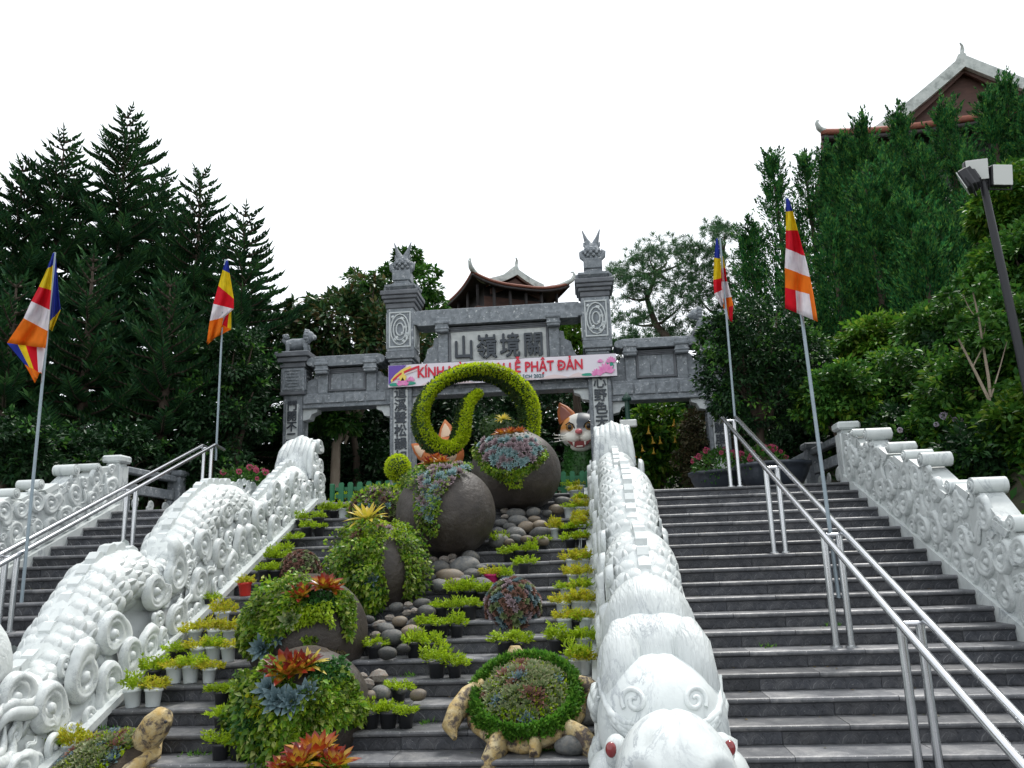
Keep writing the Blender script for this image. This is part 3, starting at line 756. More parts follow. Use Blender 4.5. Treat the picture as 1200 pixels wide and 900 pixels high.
flag(2.37, 8.33, P(922, 231, 8.33).z, nz(8.33) + .4, [
    ([(921, 233), (921, 248), (921, 270), (921, 291), (920, 314), (920, 337), (920, 361)], [(924, 232), (929, 247), (935, 270), (943, 300), (949, 325), (953, 346), (958, 377)], [B_, Y_, R_, W_, O_, [R_, R_, W_, W_, W_, O_]], -.10, 0),
    ], 'large five-colour flag hanging straight on the tall right pole', -.07)
# ------------------------------------------------------------------ stone gate
GY = 18.0
M_PLAQUE = pmat('pale_plaque', (.46, .49, .49), (.60, .62, .61), 9, .8, .3, 60)
def gzz(y, x=470): return P(x, y, GY).z
def text_mesh(body, size, ext, bold=0.0, align='CENTER'):
    # heavier strokes: a few slightly shifted castings of the glyphs joined together
    c = bpy.data.curves.new('t', 'FONT'); c.body = body; c.size = size; c.extrude = ext
    c.align_x = align; c.align_y = 'CENTER'; c.resolution_u = 2
    o = bpy.data.objects.new('t', c); COL.objects.link(o); bpy.context.view_layer.update()
    me = bpy.data.meshes.new_from_object(o.evaluated_get(bpy.context.evaluated_depsgraph_get()))
    bpy.data.objects.remove(o); bpy.data.curves.remove(c)
    if bold:
        vs = np.array([tuple(v.co) for v in me.vertices]); fs = [tuple(p.vertices) for p in me.polygons]; V = []; F = []
        for i, (dx, dy) in enumerate(((0, 0), (1, .2), (-1, -.2), (.3, 1), (-.3, -1))):
            F += [tuple(q + len(vs) * i for q in f) for f in fs]; V.append(vs + np.array([dx * bold, dy * bold, .0022 * (i + 1)]) * 1.0)
        m2 = bpy.data.meshes.new('character'); m2.from_pydata(np.concatenate(V).tolist(), [], F); m2.update(); bpy.data.meshes.remove(me); me = m2
    return me
UP = Matrix(((1, 0, 0, 0), (0, 0, -1, 0), (0, 1, 0, 0), (0, 0, 0, 1)))   # flat text -> upright, facing -Y
XL, XR = P(469.5, 480, GY).x, P(704, 470, GY).x
XM = (XL + XR) / 2; HW = (XR - XL) / 2
gate = thing('stone_gate', 'grey granite gate of four carved pillars with Chinese characters at the stair top', 'gate', (XM, GY, Z0))
LZ = lambda y, x=470: gzz(y, x) - Z0
M_GOLDLESS = M_INK
def pillar_block(c, w, z0, z1, par, framed=True, motif='round'):
    b = MB(); b.box((c, .27, (z0 + z1) / 2), (w, w, z1 - z0), ch=.012); bl = b.obj('carved_block', M_GATE, par)
    for s, M in ((0, T(c, .27 - w / 2, (z0 + z1) / 2)), (1, T(c + w / 2, .27, (z0 + z1) / 2) @ Rz(pi / 2)), (2, T(c - w / 2, .27, (z0 + z1) / 2) @ Rz(-pi / 2))):
        b = MB(); h = (z1 - z0) * .40; k = w * .38; t = .03
        for a in (-1, 1): b.box((0, -.008, a * h), (2 * k + t, .03, t)); b.box((a * k, -.008, 0), (t, .03, 2 * h - t - .004))
        if motif == 'round':
            for i in range(3): b.tube([(.9 * k * (1 - .3 * i) * cos(q * pi / 8), -.012, .9 * h * (1 - .3 * i) * sin(q * pi / 8)) for q in range(17)], .020, 5)
            rg = random.Random(int(c * 10) + s)
            for i in range(12): b.ell((rg.uniform(-.75, .75) * k, -.008, rg.uniform(-.75, .75) * h), (.045, .02, .04), 6, 4)
        else:
            for i in (-.66, -.33, 0, .33, .66):
                b.box((0, -.008, i * h), (1.3 * k, .026, t * .8))
            for a in (-1, 1): b.box((a * .65 * k, -.008, -.33 * h), (t * .8, .022, .5 * h)); b.box((a * .3 * k, -.008, .45 * h), (t * .8, .022, .4 * h))
        b.obj('carved_panel', M_PANEL if motif == 'round' else M_GATE, bl, M=M)
def lathe_sq(b, c, prof, mi=0):
    # square mouldings: list of (half width, z0, z1)
    for hw, z0, z1 in prof: b.box((c, .27, (z0 + z1) / 2), (2 * hw, 2 * hw, z1 - z0), ch=.015)
def main_pillar(c, chars, side):
    zt, zb0, zb1, zc0, zc1 = LZ(424), LZ(412), LZ(362), LZ(360), LZ(343)
    b = MB(); b.box((c, .27, zt / 2), (.52, .52, zt), ch=.02); b.box((c, .27, .25), (.72, .72, .5), ch=.03)
    b.box((c - .21, .008, zt / 2 + .3), (.06, .03, zt - 1.2)); b.box((c + .21, .008, zt / 2 + .3), (.06, .03, zt - 1.2)); p = b.obj('pillar', M_GATE, gate)
    b = MB(); b.box((c, .003, zt / 2 + .3), (.33, .02, zt - 1.1)); b.obj('inscription_strip', M_PANEL, p)
    z = LZ(446); st = .298
    for ch in chars:
        put(text_mesh(ch, .30, .014, .006), 'character', M_INK, p, M=T(c, -.012, z) @ UP); z -= st
    b = MB(); lathe_sq(b, c, [(.29, zt, zt + .07), (.335, zt + .07, zb0 - .002)]); b.obj('moulding', M_GATE, p)
    pillar_block(c, .64, zb0, zb1, p)
    b = MB(); h = (zc1 - zc0) / 4; lathe_sq(b, c, [(.34, zb1, zc0 + h), (.38, zc0 + h, zc0 + 2 * h), (.42, zc0 + 2 * h, zc0 + 3 * h), (.45, zc0 + 3 * h, zc1 + .02)]); b.obj('cornice', M_GATED, p)
    # finial: bowl, steps and an upright pair of dragon fish with horned tails
    z1, z2, z3, z4 = LZ(335), LZ(319), LZ(300), LZ(281)
    b = MB(); M = T(c, .27, 0) @ Rz(pi / 4)
    k = 1.414
    b.lathe([(.25 * k, zc1 + .02), (.30 * k, zc1 + .08), (.36 * k, z1 - .03), (.36 * k, z1 + .02), (.20 * k, z1 + .05)], 4, M, sm=False)
    for s in (-1, 1): b.tube([(c + s * .36, .10, z1 - .02), (c + s * .36, .44, z1 - .02)], .07, 10)
    b.obj('finial_bowl', M_GATE, p)
    b = MB(); lathe_sq(b, c, [(.22, z1, z1 + .10), (.185, z1 + .10, z1 + .17), (.215, z1 + .17, z2 + .08)]); b.obj('finial_neck', M_GATE, p)
    b = MB(); b.ell((c, .27, (z2 + z3) / 2 + .06), (.21, .19, (z3 - z2) * .62), 20, 14, fn=lambda d: 1 + .05 * sin(9 * d.z) + .06 * sin(6 * atan2(d.y, d.x)))
    rg = random.Random(5)
    for i in range(7):
        for j in range(9):
            a = 2 * pi * (j + .5 * (i % 2)) / 9; zz = z2 + .05 + (z3 - z2) * i / 7; r = .20 * sin(pi * (i + 1.4) / 9)
            b.ell((c + r * cos(a), .27 + r * sin(a), zz), (.05, .05, .045), 6, 4)
    for s in (-1, 1):
        b.tube([(c + s * .12, .22, z2 + .05), (c + s * .24, .2, z2 + .16), (c + s * .27, .2, z2 + .27), (c + s * .22, .2, z2 + .33)], [.07, .075, .05, .015], 8)
        b.tube([(c + s * .06, .27, z3 - .02), (c + s * .09, .27, z3 + .12), (c + s * .14, .27, z3 + .24), (c + s * .21, .27, z4 + .04)], [.085, .075, .045, .01], 8)
        b.tube([(c + s * .10, .27, z3 + .0), (c + s * .17, .27, z3 + .06), (c + s * .19, .27, z3 + .14)], [.06, .04, .01], 7)
    b.obj('dragon_fish_finial', M_GATE, p)
main_pillar(-HW, '覺道溪聲松韻如', -1); main_pillar(HW, '禪心野色天空', 1)
OX = [P(342, 480, GY).x - XM, None]; OX[1] = -OX[0]
def outer_pillar(c, chars):
    zt, z1, z2, z3 = LZ(461, 345), LZ(460, 345), LZ(431, 345), LZ(413, 345)
    b = MB(); b.box((c, .27, zt / 2), (.46, .46, zt), ch=.02); b.box((c, .27, .25), (.64, .64, .5), ch=.03)
    for s in (-1, 1): b.box((c + s * .18, .036, zt / 2), (.05, .03, zt - .9))
    p = b.obj('pillar', M_GATE, gate)
    b = MB(); b.box((c, .034, zt / 2 + .1), (.28, .02, zt - .7)); b.obj('inscription_strip', M_PANEL, p)
    z = LZ(476, 345)
    for ch in chars: put(text_mesh(ch, .25, .014, .005), 'character', M_INK, p, M=T(c, .016, z) @ UP); z -= .245
    b = MB(); lathe_sq(b, c, [(.30, z1 - .06, z1 + .02)]); b.obj('moulding', M_GATED, p)
    pillar_block(c, .56, z1 + .02, z2, p, motif='fret')
    b = MB(); h = (z3 - z2) / 3; lathe_sq(b, c, [(.31, z2, z2 + h), (.36, z2 + h, z2 + 2 * h), (.41, z2 + 2 * h, z3)]); b.obj('cornice', M_GATED, p)
    return z3
zo = outer_pillar(OX[0], '門開不二說四無'); outer_pillar(OX[1], '法界無邊願度生')
def coping(x0, x1, z0, z1, par, name='coping'):
    b = MB(); d = .30
    b.prism([(x0 + .06, z0), (x1 - .06, z0), (x1, z0 + .10), (x1 - .02, z1), (x0 + .02, z1), (x0, z0 + .10)], .27 - d, .27 + d)
    b.box(((x0 + x1) / 2, .27, z1 + .015), (x1 - x0 - .2, .42, .05), ch=.01); o = b.obj(name, M_GATE, par)
    for s, e in ((x0 + .02, -1), (x1 - .02, 1)):
        b = MB(); b.tube([(s, .27 - d - .01, (z0 + z1) / 2), (s, .27 + d + .01, (z0 + z1) / 2)], (z1 - z0) * .42, 12); b.obj('rolled_end', M_GATE, o)
def bay(x0, x1, yb0, yb1, ypan, ycop0, ycop1, px, pw, centre):
    z0, z1, z2, z3, z4 = LZ(yb0, px), LZ(yb1, px), LZ(ypan, px), LZ(ycop0, px), LZ(ycop1, px); xm = (x0 + x1) / 2
    b = MB(); b.box((xm, .27, (z0 + z1) / 2 + .02), (x1 - x0, .40, z1 - z0 - .04), ch=.012); b.box((xm, .27, z0 + .025), (x1 - x0, .46, .05), ch=.01); bm = b.obj('lintel_beam', M_GATE, gate)
    b = MB()
    for i in range(int((x1 - x0) / .5)): b.box((x0 + .25 + i * .5, .052, (z0 + z1) / 2 + .03), (.46, .03, (z1 - z0) * .55), ch=.012)
    b.obj('carved_frieze', M_GATE, bm)
    for s, x in ((1, x0), (-1, x1)):
        b = MB(); b.prism([(x, z0), (x + s * .34, z0), (x + s * .33, z0 - .08), (x + s * .2, z0 - .13), (x + s * .15, z0 - .24), (x, z0 - .27)], .12, .42); b.obj('corner_bracket', M_PANEL, gate)
    b = MB(); w = pw; b.box((xm, .30, (z1 + z3) / 2), (w, .26, z3 - z1)); 
    pn = b.obj('upper_wall', M_GATE, gate)
    for s in (-1, 1):
        b = MB(); xx = xm + s * (w / 2 - .12); b.box((xx, .25, (z1 + z3) / 2), (.24, .30, z3 - z1 + .002), ch=.015); b.box((xx, .06, z3 + .02), (.30, .22, .36), ch=.02); b.box((xx, .035, z3 + .07), (.34, .22, .08), ch=.02); b.box((xx, .035, z3 - .07), (.34, .20, .06), ch=.02); b.obj('pilaster', M_GATE, gate)
        b = MB(); e = xm + s * w / 2; hh = (z3 - z1)
        b.prism([(e, z1), (e + s * (.62 if centre else .42), z1), (e + s * (.55 if centre else .38), z1 + hh * .16), (e + s * .40, z1 + hh * .22), (e + s * .30, z1 + hh * .38), (e + s * .26, z1 + hh * .55), (e + s * .12, z1 + hh * .62), (e + s * .10, z1 + hh * .78), (e, z1 + hh * .80)], .17, .43); b.obj('stepped_volute', M_GATE, gate)
    b = MB(); pz0, pz1 = z1 + .10, z3 - .12; hw = w / 2 - .30
    for a in range(3):
        q = .06 * a; 
        b.box((xm, .15 - .012 * (2 - a), pz1 + .05 - q * .0 + .03 - a * .035), (2 * hw + .12 - q, .06, .03))
    for s in (-1, 1): b.box((xm + s * (hw + .02), .145, (pz0 + pz1) / 2), (.05, .05, pz1 - pz0))
    b.box((xm, .145, pz0 - .02), (2 * hw + .09, .05, .045)); b.obj('panel_frame', M_GATED, pn)
    b = MB()
    if centre: b.box((xm, .16, (pz0 + pz1) / 2), (2 * hw, .03, pz1 - pz0))
    else:
        for i in range(3): b.box((xm + (i - 1) * hw * .667, .16, (pz0 + pz1) / 2), (hw * .655, .03, pz1 - pz0), ch=.006)
    b.obj('panel', M_PLAQUE if centre else M_GATE, pn)
    coping(xm - w / 2 - (.50 if centre else .16), xm + w / 2 + (.50 if centre else .16), z3 + .02, z4, gate)
    return xm, (pz0 + pz1) / 2, 2 * hw, pz1 - pz0, pn
cx, cz, cw, chh, pn = bay(-HW + .26, HW - .26, 459, 433, 0, 378, 359.5, 585, 2.84, True)
for i, ch in enumerate('山嶺境關'):
    put(text_mesh(ch, chh * .60, .035, .010), 'character', M_INK, pn, M=T(cx + (i - 1.5) * cw * .242, .125, cz) @ UP @ S(.92, 1.12, 1))
bay(OX[0] + .23, -HW - .26, 476, 459, 0, 429, 417, 405, 1.40, False); bay(HW + .26, OX[1] - .23, 467, 443, 0, 407, 396, 775, 1.40, False)

# guardian lions on the outer pillars
def lion(x, label, face):
    r = thing('lion_statue', label, 'statue', (XM + x, GY + .27, Z0 + zo), group='small stone lions on the gate pillars')
    b = MB(); f = face; b.box((0, 0, .03), (.66, .42, .06), ch=.01)
    b.tube([(-f * .24, 0, .25), (-f * .1, 0, .27), (f * .08, 0, .27), (f * .22, 0, .31)], [.13, .145, .14, .12], 12)
    for sx in (-1, 1):
        for sy in (-1, 1): b.tube([(sx * .2, sy * .08, .24), (sx * .22 + f * .02, sy * .10, .14), (sx * .22, sy * .10, .07), (sx * .22 + f * .05, sy * .10, .06)], [.075, .05, .05, .05], 8)
    b.obj('body', M_GATE, r)
    b = MB(); b.ell((f * .27, 0, .45), (.14, .13, .135), 16, 10); b.ell((f * .38, 0, .42), (.085, .085, .07), 10, 8)
    for i in range(12): a = i * pi / 6; b.ell((f * .22 + .02, .13 * cos(a), .45 + .13 * sin(a)), (.06, .05, .05), 8, 6)
    for s in (-1, 1): b.ell((f * .22, s * .09, .57), (.03, .04, .05), 6, 5)
    b.obj('head', M_GATE, r)
    b = MB(); b.tube([(-f * .26, 0, .30), (-f * .33, 0, .38), (-f * .30, 0, .48)], [.05, .07, .05], 8)
    for i in range(5): b.ell((-f * (.30 + .03 * cos(i)), .05 * sin(i * 2), .46 + .03 * cos(i * 2)), (.06, .06, .05), 8, 6)
    b.obj('tail', M_GATE, r)
lion(OX[0], 'small grey stone lion on the left outer gate pillar, turned right', 1)
lion(OX[1], 'grey stone lion on the right outer gate pillar, half hidden by the clipped tree', -1)

# festival banner
PA, PB = P(455, 441.5, GY - .12), P(722.5, 426.5, GY - .12)
bw = PB.x - PA.x; bh = P(455, 429, GY - .12).z - P(455, 454.5, GY - .12).z
bz = (P(455, 441.7, GY - .12).z + P(722, 426.7, GY - .12).z) / 2
ban = thing('banner', 'long white festival banner with red Vietnamese lettering across the gate', 'banner', ((PA.x + PB.x) / 2, GY - .12, bz))
M_BANW = pmat('banner_white', (.72, .68, .74), (.78, .74, .80), 3, .6); M_BANR = pmat('banner_red', (.62, .02, .05), None, rough=.6)
M_BANT = pmat('banner_teal', (.02, .12, .15), None, rough=.6); M_BANP = pmat('banner_purple', (.14, .07, .38), None, rough=.6); M_BANY = pmat('banner_yellow', (.8, .62, .12), None, rough=.6)
M_BANPK = pmat('banner_pink', (.72, .13, .42), (.78, .35, .58), 9, .6); M_BANG = pmat('banner_green', (.02, .30, .20), None, rough=.6); M_BANTAN = pmat('banner_pale_peach', (.74, .60, .60), None, rough=.6)
b = MB(); n = 24; vs = []
for i in range(n + 1):
    x = -bw / 2 + bw * i / n; yy = .008 * sin(i * 1.1)
    vs += [(x, yy, -bh / 2), (x, yy, bh / 2), (x, yy + .02, -bh / 2), (x, yy + .02, bh / 2)]
for i in range(n):
    a = i * 4; b.f += [[a, a + 4, a + 5, a + 1], [a + 2, a + 3, a + 7, a + 6], [a + 1, a + 5, a + 7, a + 3], [a, a + 2, a + 6, a + 4]]
b.v = vs; b.m = [0] * len(b.f); b.s = [False] * len(b.f); b.obj('banner_sheet', M_BANW, ban)
b = MB(); b.tube([(-bw / 2, .035, bh / 2), (bw / 2, .035, bh / 2)], .018, 8); b.tube([(-bw / 2, .035, -bh / 2), (bw / 2, .035, -bh / 2)], .018, 8); b.obj('frame_tube', M_BLACKMETAL, ban)
def fit_text(body, x0, x1, z, bold, mat, name, ymax=None, bars=()):
    me = text_mesh(body, 1.0, .002, bold); xs = [v.co.x for v in me.vertices]; w = max(xs) - min(xs); k = (x1 - x0) / w
    ys = [v.co.y for v in me.vertices]; ky = k
    put(me, name, mat, ban, M=T((x0 + x1) / 2 - k * (max(xs) + min(xs)) / 2, -.014, z) @ UP @ S(k, ymax or k, 1))
    if bars:   # the stroke of the letter D-with-stroke
        wd = [v.co.x for v in text_mesh('D', 1.0, .002, 0, 'LEFT').vertices]; wa = [v.co.x for v in text_mesh(body, 1.0, .002, 0, 'LEFT').vertices]
        for pre in bars:
            xr = max(v.co.x for v in text_mesh(pre, 1.0, .002, 0, 'LEFT').vertices); xl = xr - (max(wd) - min(wd)); f = lambda q: x0 + (q - min(wa)) / (max(wa) - min(wa)) * (x1 - x0)
            b = MB(); b.box(((f(xl - .10) + f(xl + .34)) / 2, -.027, z + .012), (f(xl + .34) - f(xl - .10), .006, .045)); b.obj('letter_stroke', mat, ban)
pxx = lambda px: (px - 588.5) / 267.5 * bw
fit_text('KÍNH MỪNG DẠI LỄ PHẬT DẢN', pxx(490), pxx(683.5), bh * .07, .030, M_BANR, 'lettering', .33, ('KÍNH MỪNG D', 'KÍNH MỪNG DẠI LỄ PHẬT D'))
fit_text('PHẬT LỊCH 2567 - DƯƠNG LỊCH 2023', pxx(536), pxx(638), -bh * .34, .01, M_BANT, 'small_lettering', .115)
def flat(poly, mat, name, lift): b = MB(); b.prism(poly, -.012 - lift, -.010); b.obj(name, mat, ban)
L0 = -bw / 2 + .01
flat([(L0, bh / 2 - .01), (L0 + .42, bh / 2 - .01), (L0 + .22, .06), (L0 + .06, -.14), (L0, -.2)], M_BANP, 'purple_corner', .002)
def band(pts, w, mat, lift):
    l = [(x - w * .3, z + w) for x, z in pts]; r = [(x + w * .3, z - w) for x, z in pts][::-1]; flat(l + r, mat, 'ribbon', lift)
band([(L0 + .06, -.12), (L0 + .16, .0), (L0 + .32, .12), (L0 + .52, .19)], .030, M_BANY, .004); band([(L0 + .10, -.10), (L0 + .26, .03), (L0 + .46, .12), (L0 + .72, .20)], .024, M_BANR, .006); band([(L0 + .2, -.06), (L0 + .4, .04), (L0 + .6, .10), (L0 + .86, .20)], .016, M_BANTAN, .0045)
def lotus(x, z, s, lift, name='lotus_print'):
    for i, a in enumerate((-75, -48, -22, 22, 48, 75, 0)):
        a = radians(a); d = (sin(a), cos(a)); q = (cos(a), -sin(a)); l = s * (1 - .12 * abs(sin(a))); w = s * .26
        flat([(x, z), (x + d[0] * l * .5 + q[0] * w, z + d[1] * l * .5 + q[1] * w), (x + d[0] * l, z + d[1] * l), (x + d[0] * l * .5 - q[0] * w, z + d[1] * l * .5 - q[1] * w)], M_BANPK, name, lift + .001 * i)
def leafp(x, z, w, h, lift): flat([(x + w * cos(i * pi / 5), z + h * sin(i * pi / 5)) for i in range(10)], M_BANG, 'leaf_print', lift)
leafp(L0 + .14, -.20, .13, .04, .003); leafp(L0 + .52, -.19, .12, .035, .003); lotus(L0 + .33, -.22, .18, .006); lotus(L0 + .52, -.13, .11, .005)
flat([(L0 + .27, -.12), (L0 + .39, -.12), (L0 + .42, -.02), (L0 + .36, .03), (L0 + .36, .09), (L0 + .31, .09), (L0 + .31, .03), (L0 + .24, -.02)], M_BANY, 'figure_print', .012)
R0 = bw / 2
leafp(R0 - .66, -.20, .14, .035, .003); leafp(R0 - .16, -.02, .1, .10, .003); lotus(R0 - .45, -.22, .16, .005); lotus(R0 - .24, -.17, .24, .006); lotus(R0 - .12, .06, .14, .007); lotus(R0 - .36, .07, .08, .007)
for x, w, h in ((-1.6, .5, .10), (-.9, .6, .07), (1.2, .7, .10), (1.75, .5, .12), (.6, .4, .06)): flat([(x - w / 2, -bh / 2 + .012), (x - w / 4, -bh / 2 + h * .7), (x, -bh / 2 + h), (x + w / 4, -bh / 2 + h * .7), (x + w / 2, -bh / 2 + .012)], M_BANTAN, 'cloud_print', .001)

# ------------------------------------------------------------------ temple buildings
M_WOOD = pmat('dark_timber', (.014, .012, .013), (.030, .024, .024), 6, .7, .3, 30, stretch=(1, 1, .2))
M_WOODR = pmat('weathered_red_timber', (.065, .034, .028), (.12, .062, .048), 5, .75, .3, 30, stretch=(.3, 1, 1))
M_TILE = pmat('red_clay_tile', (.16, .055, .036), (.25, .085, .052), 9, .75, .3, 30, rnd=.15)
M_LIME = pmat('stained_lime_plaster', (.42, .46, .44), (.60, .63, .60), 4, .85, .4, 20, c3=(.20, .22, .21), s3=2.2, pos3=(.5, .72))
def hall(name, label, base, rz, A, B, z_e, lift, ridge_h, gx, scale_curl=1.0, front_balcony=True, wall_in=1.3, zgf=.34, sag=.22, vs_=1.0, ov=.55):
    # local: eaves square A (x) by B (y), front at -y, eave height z_e; gable faces -y
    r = thing(name, label, 'temple', base, rz); a, bb = A / 2, B / 2
    def eave(t, side):   # t in -1..1 along a side, rising towards the corners
        z = z_e + lift * abs(t) ** 3
        k = 1 + .05 * abs(t) ** 4
        return {'f': (t * a * k, -bb * (1 + .03 * abs(t) ** 4), z), 'k': (-t * a * k, bb * (1 + .03 * abs(t) ** 4), z), 'r': (a * (1 + .03 * abs(t) ** 4), t * bb * k, z), 'l': (-a * (1 + .03 * abs(t) ** 4), -t * bb * k, z)}[side]
    inner = {'f': lambda t: (t * gx, -bb + wall_in * 1.0, z_e + ridge_h * zgf), 'k': lambda t: (-t * gx, bb - wall_in, z_e + ridge_h * zgf), 'r': lambda t: (gx, t * (bb - wall_in), z_e + ridge_h * zgf), 'l': lambda t: (-gx, -t * (bb - wall_in), z_e + ridge_h * zgf)}
    rf = None; n = 16; m = 6
    for side in 'frkl':
        b = MB(); vs = []
        for lay in (0, -.16):
            for i in range(n + 1):
                t = -1 + 2 * i / n; e = Vector(eave(t, side)); q = Vector(inner[side](t))
                for j in range(m + 1):
                    u = j / m; p = e.lerp(q, u); p.z -= (q.z - e.z) * .22 * sin(pi * u) ; vs.append((p.x, p.y, p.z + lay))
        N = (n + 1) * (m + 1); fs = []
        for i in range(n):
            for j in range(m):
                p = i * (m + 1) + j; fs.append((p, p + m + 1, p + m + 2, p + 1)); q = p + N; fs.append((q, q + 1, q + m + 2, q + m + 1))
        b.add(vs, [f for k, f in enumerate(fs) if k % 2 == 0], None, 0, True); b.add(vs, [f for k, f in enumerate(fs) if k % 2 == 1], None, 1, True)
        o = b.obj('roof_slope', [M_TILE, M_WOOD], r)
        # eave edge: tile lip over timber fascia
        b = MB(); b.tube([Vector(eave(-1 + 2 * i / 24, side)) + Vector((0, 0, -.0)) for i in range(25)], .085 if front_balcony else .17, 6); b.obj('eave_tiles', M_TILE, o)
        b = MB(); b.tube([Vector(eave(-1 + 2 * i / 24, side)) * 1.0 + Vector((0, 0, -.17 if front_balcony else -.30)) for i in range(25)], .075 if front_balcony else .12, 6); b.obj('fascia', M_WOOD, o)
        # tile rows running down the slope
        b = MB()
        for i in range(1, 36):
            t = -1 + 2 * i / 36; e = Vector(eave(t, side)); q = Vector(inner[side](t)); pts = []
            for j in range(5):
                u = j / 4; p = e.lerp(q, u); p.z -= (q.z - e.z) * .22 * sin(pi * u) - .03; pts.append(p)
            b.tube(pts, .05, 5)
        b.obj('tile_row', M_TILE, o)
    # upper gable roof
    zg = z_e + ridge_h * zgf; zt = z_e + ridge_h
    y0_, y1_ = -bb + wall_in - ov, bb - wall_in + ov
    for s in (-1, 1):
        b = MB(); c = []
        for i in range(7):
            t = i / 6; c.append((s * (gx + .15) * (1 - t), zg - .05 + (zt - zg + .05) * (t - sag * sin(pi * t))))
        poly = c + [(x, z - .14) for x, z in c[::-1]]; b.prism(poly, y0_ + .02, y1_ - .02); b.obj('roof_slope', M_TILE, r)
        b = MB()
        for yy in (y0_, y1_): b = MB(); b.prism([(x, z + .16) for x, z in c] + [(x, z - .30 * vs_) for x, z in c[::-1]], yy - .12, yy + .12); b.obj('verge_board', M_LIME, r)
        b = MB()
        b.prism([(x * .93, z - .32) for x, z in c] + [(x * .90, z - .62) for x, z in c[::-1]], y0_ + .16, y0_ + .30); b.obj('barge_rafter', M_WOODR, r)
    b = MB(); b.box((0, (y0_ + y1_) / 2, zt + .12), (.34, y1_ - y0_, .36), ch=.04); b.obj('ridge', M_LIME, r)
    b = MB(); b.prism([(-gx * .96, zg - .1), (gx * .96, zg - .1), (0, zt - .3)], y0_ + .55, y0_ + .68); b.obj('gable_wall', M_WOODR, r)
    b = MB(); b.box((0, y0_ + .45, zg + .02), (gx * 1.9, .25, .22)); b.obj('gable_tie_beam', M_WOOD, r)
    # hip ridges with upturned tips
    for sx in (-1, 1):
        for sy in (-1, 1):
            cx_, cy_ = sx * a * 1.05, sy * bb * 1.05; q = Vector((sx * gx, sy * (bb - wall_in), zg)); e = Vector((cx_, cy_, z_e + lift)); pts = []
            for j in range(9):
                u = j / 8; p = q.lerp(e, u); p.z = q.z + (e.z - q.z) * u - .35 * sin(pi * u) * max(.4, lift) ; pts.append(p + Vector((0, 0, .08)))
            pts += [e + Vector((sx * .12, sy * .12, .16)) * scale_curl, e + Vector((sx * .22, sy * .22, .42)) * scale_curl, e + Vector((sx * .18, sy * .18, .62)) * scale_curl, e + Vector((sx * .06, sy * .06, .66)) * scale_curl]
            b = MB(); b.tube(pts, [.14] * 9 + [.13, .09, .06, .03], 8); b.obj('hip_ridge', M_LIME, r)
    b = MB(); zq = zt + .25
    b.tube([(0, y0_ + .05, zq - .1), (0, y0_ - .02, zq + .1), (.07, y0_ + .12, zq + .25), (.03, y0_ - .05, zq + .40), (-.06, y0_ - .12, zq + .52)], [.12, .09, .10, .06, .03], 8); b.obj('ridge_finial', M_LIME, r)
    # walls, posts and balcony under the eaves
    wa, wb = a - wall_in, bb - wall_in; z0 = -base[2]
    b = MB(); b.box((0, 0, (z0 + z_e) / 2), (2 * wa, 2 * wb, z_e - z0 + ridge_h * .3)); b.obj('timber_wall', M_WOOD, r)
    if front_balcony:
        zb = z_e - 2.3; ex = .75
        b = MB(); b.box((0, 0, zb), (2 * (wa + ex), 2 * (wb + ex), .22)); b.obj('balcony_floor', M_WOOD, r)
        for i in range(6):
            t = -1 + 2 * i / 5
            for (x, y) in ((t * (wa + ex - .1), -(wb + ex - .1)), (-(wa + ex - .1), t * (wb + ex - .1)), ((wa + ex - .1), t * (wb + ex - .1))):
                if abs(t) < .99 or y < 0: bq = MB(); bq.tube([(x, y, zb), (x, y, z_e - .05)], .09, 8); bq.obj('post', M_WOOD, r)
        b = MB()
        for (x0_, y0b, x1_, y1b) in ((-(wa + ex), -(wb + ex), wa + ex, -(wb + ex)), (-(wa + ex), -(wb + ex), -(wa + ex), wb + ex), ((wa + ex), -(wb + ex), (wa + ex), wb + ex)):
            for h in (.35, 1.0): b.tube([(x0_, y0b, zb + h), (x1_, y1b, zb + h)], .045, 6)
            for i in range(27):
                t = i / 26; b.tube([(x0_ + (x1_ - x0_) * t, y0b + (y1b - y0b) * t, zb + .1), (x0_ + (x1_ - x0_) * t, y0b + (y1b - y0b) * t, zb + 1.0)], .022, 5)
        b.obj('balustrade', M_WOODR, r)
        for i in range(4):
            x = -wa + 2 * wa * (i + .5) / 4; b = MB(); b.box((x, -wb - .02, zb + 1.05), (.9, .06, 1.7), ch=.02); b.obj('door', M_WOODR, r)
        b = MB()
        for s in (-1, 1): b.box((0, 0, zb - .5), (2 * (wa + .3), 2 * (wb + .3), .3), ch=.03)
        b.obj('beam', M_WOOD, r)
        # lower skirt roof
        b = MB(); zl = zb - 3.2; q = .9
        vs = []; 
        for (k, z) in ((a + 1.0, zl - .1), (wa + .2, zl + 1.5)):
            kk = k + (bb - a) if True else k
            vs += [(-k, -kk, z), (k, -kk, z), (k, kk, z), (-k, kk, z)]
        vs += [(x, y, z - .18) for x, y, z in vs]; fs = []
        for i in range(4): j = (i + 1) % 4; fs += [(i, j, 4 + j, 4 + i), (8 + j, 8 + i, 12 + i, 12 + j), (j, i, 8 + i, 8 + j)]
        b.add(vs, fs); b.obj('lower_roof', M_TILE, r)
    return r
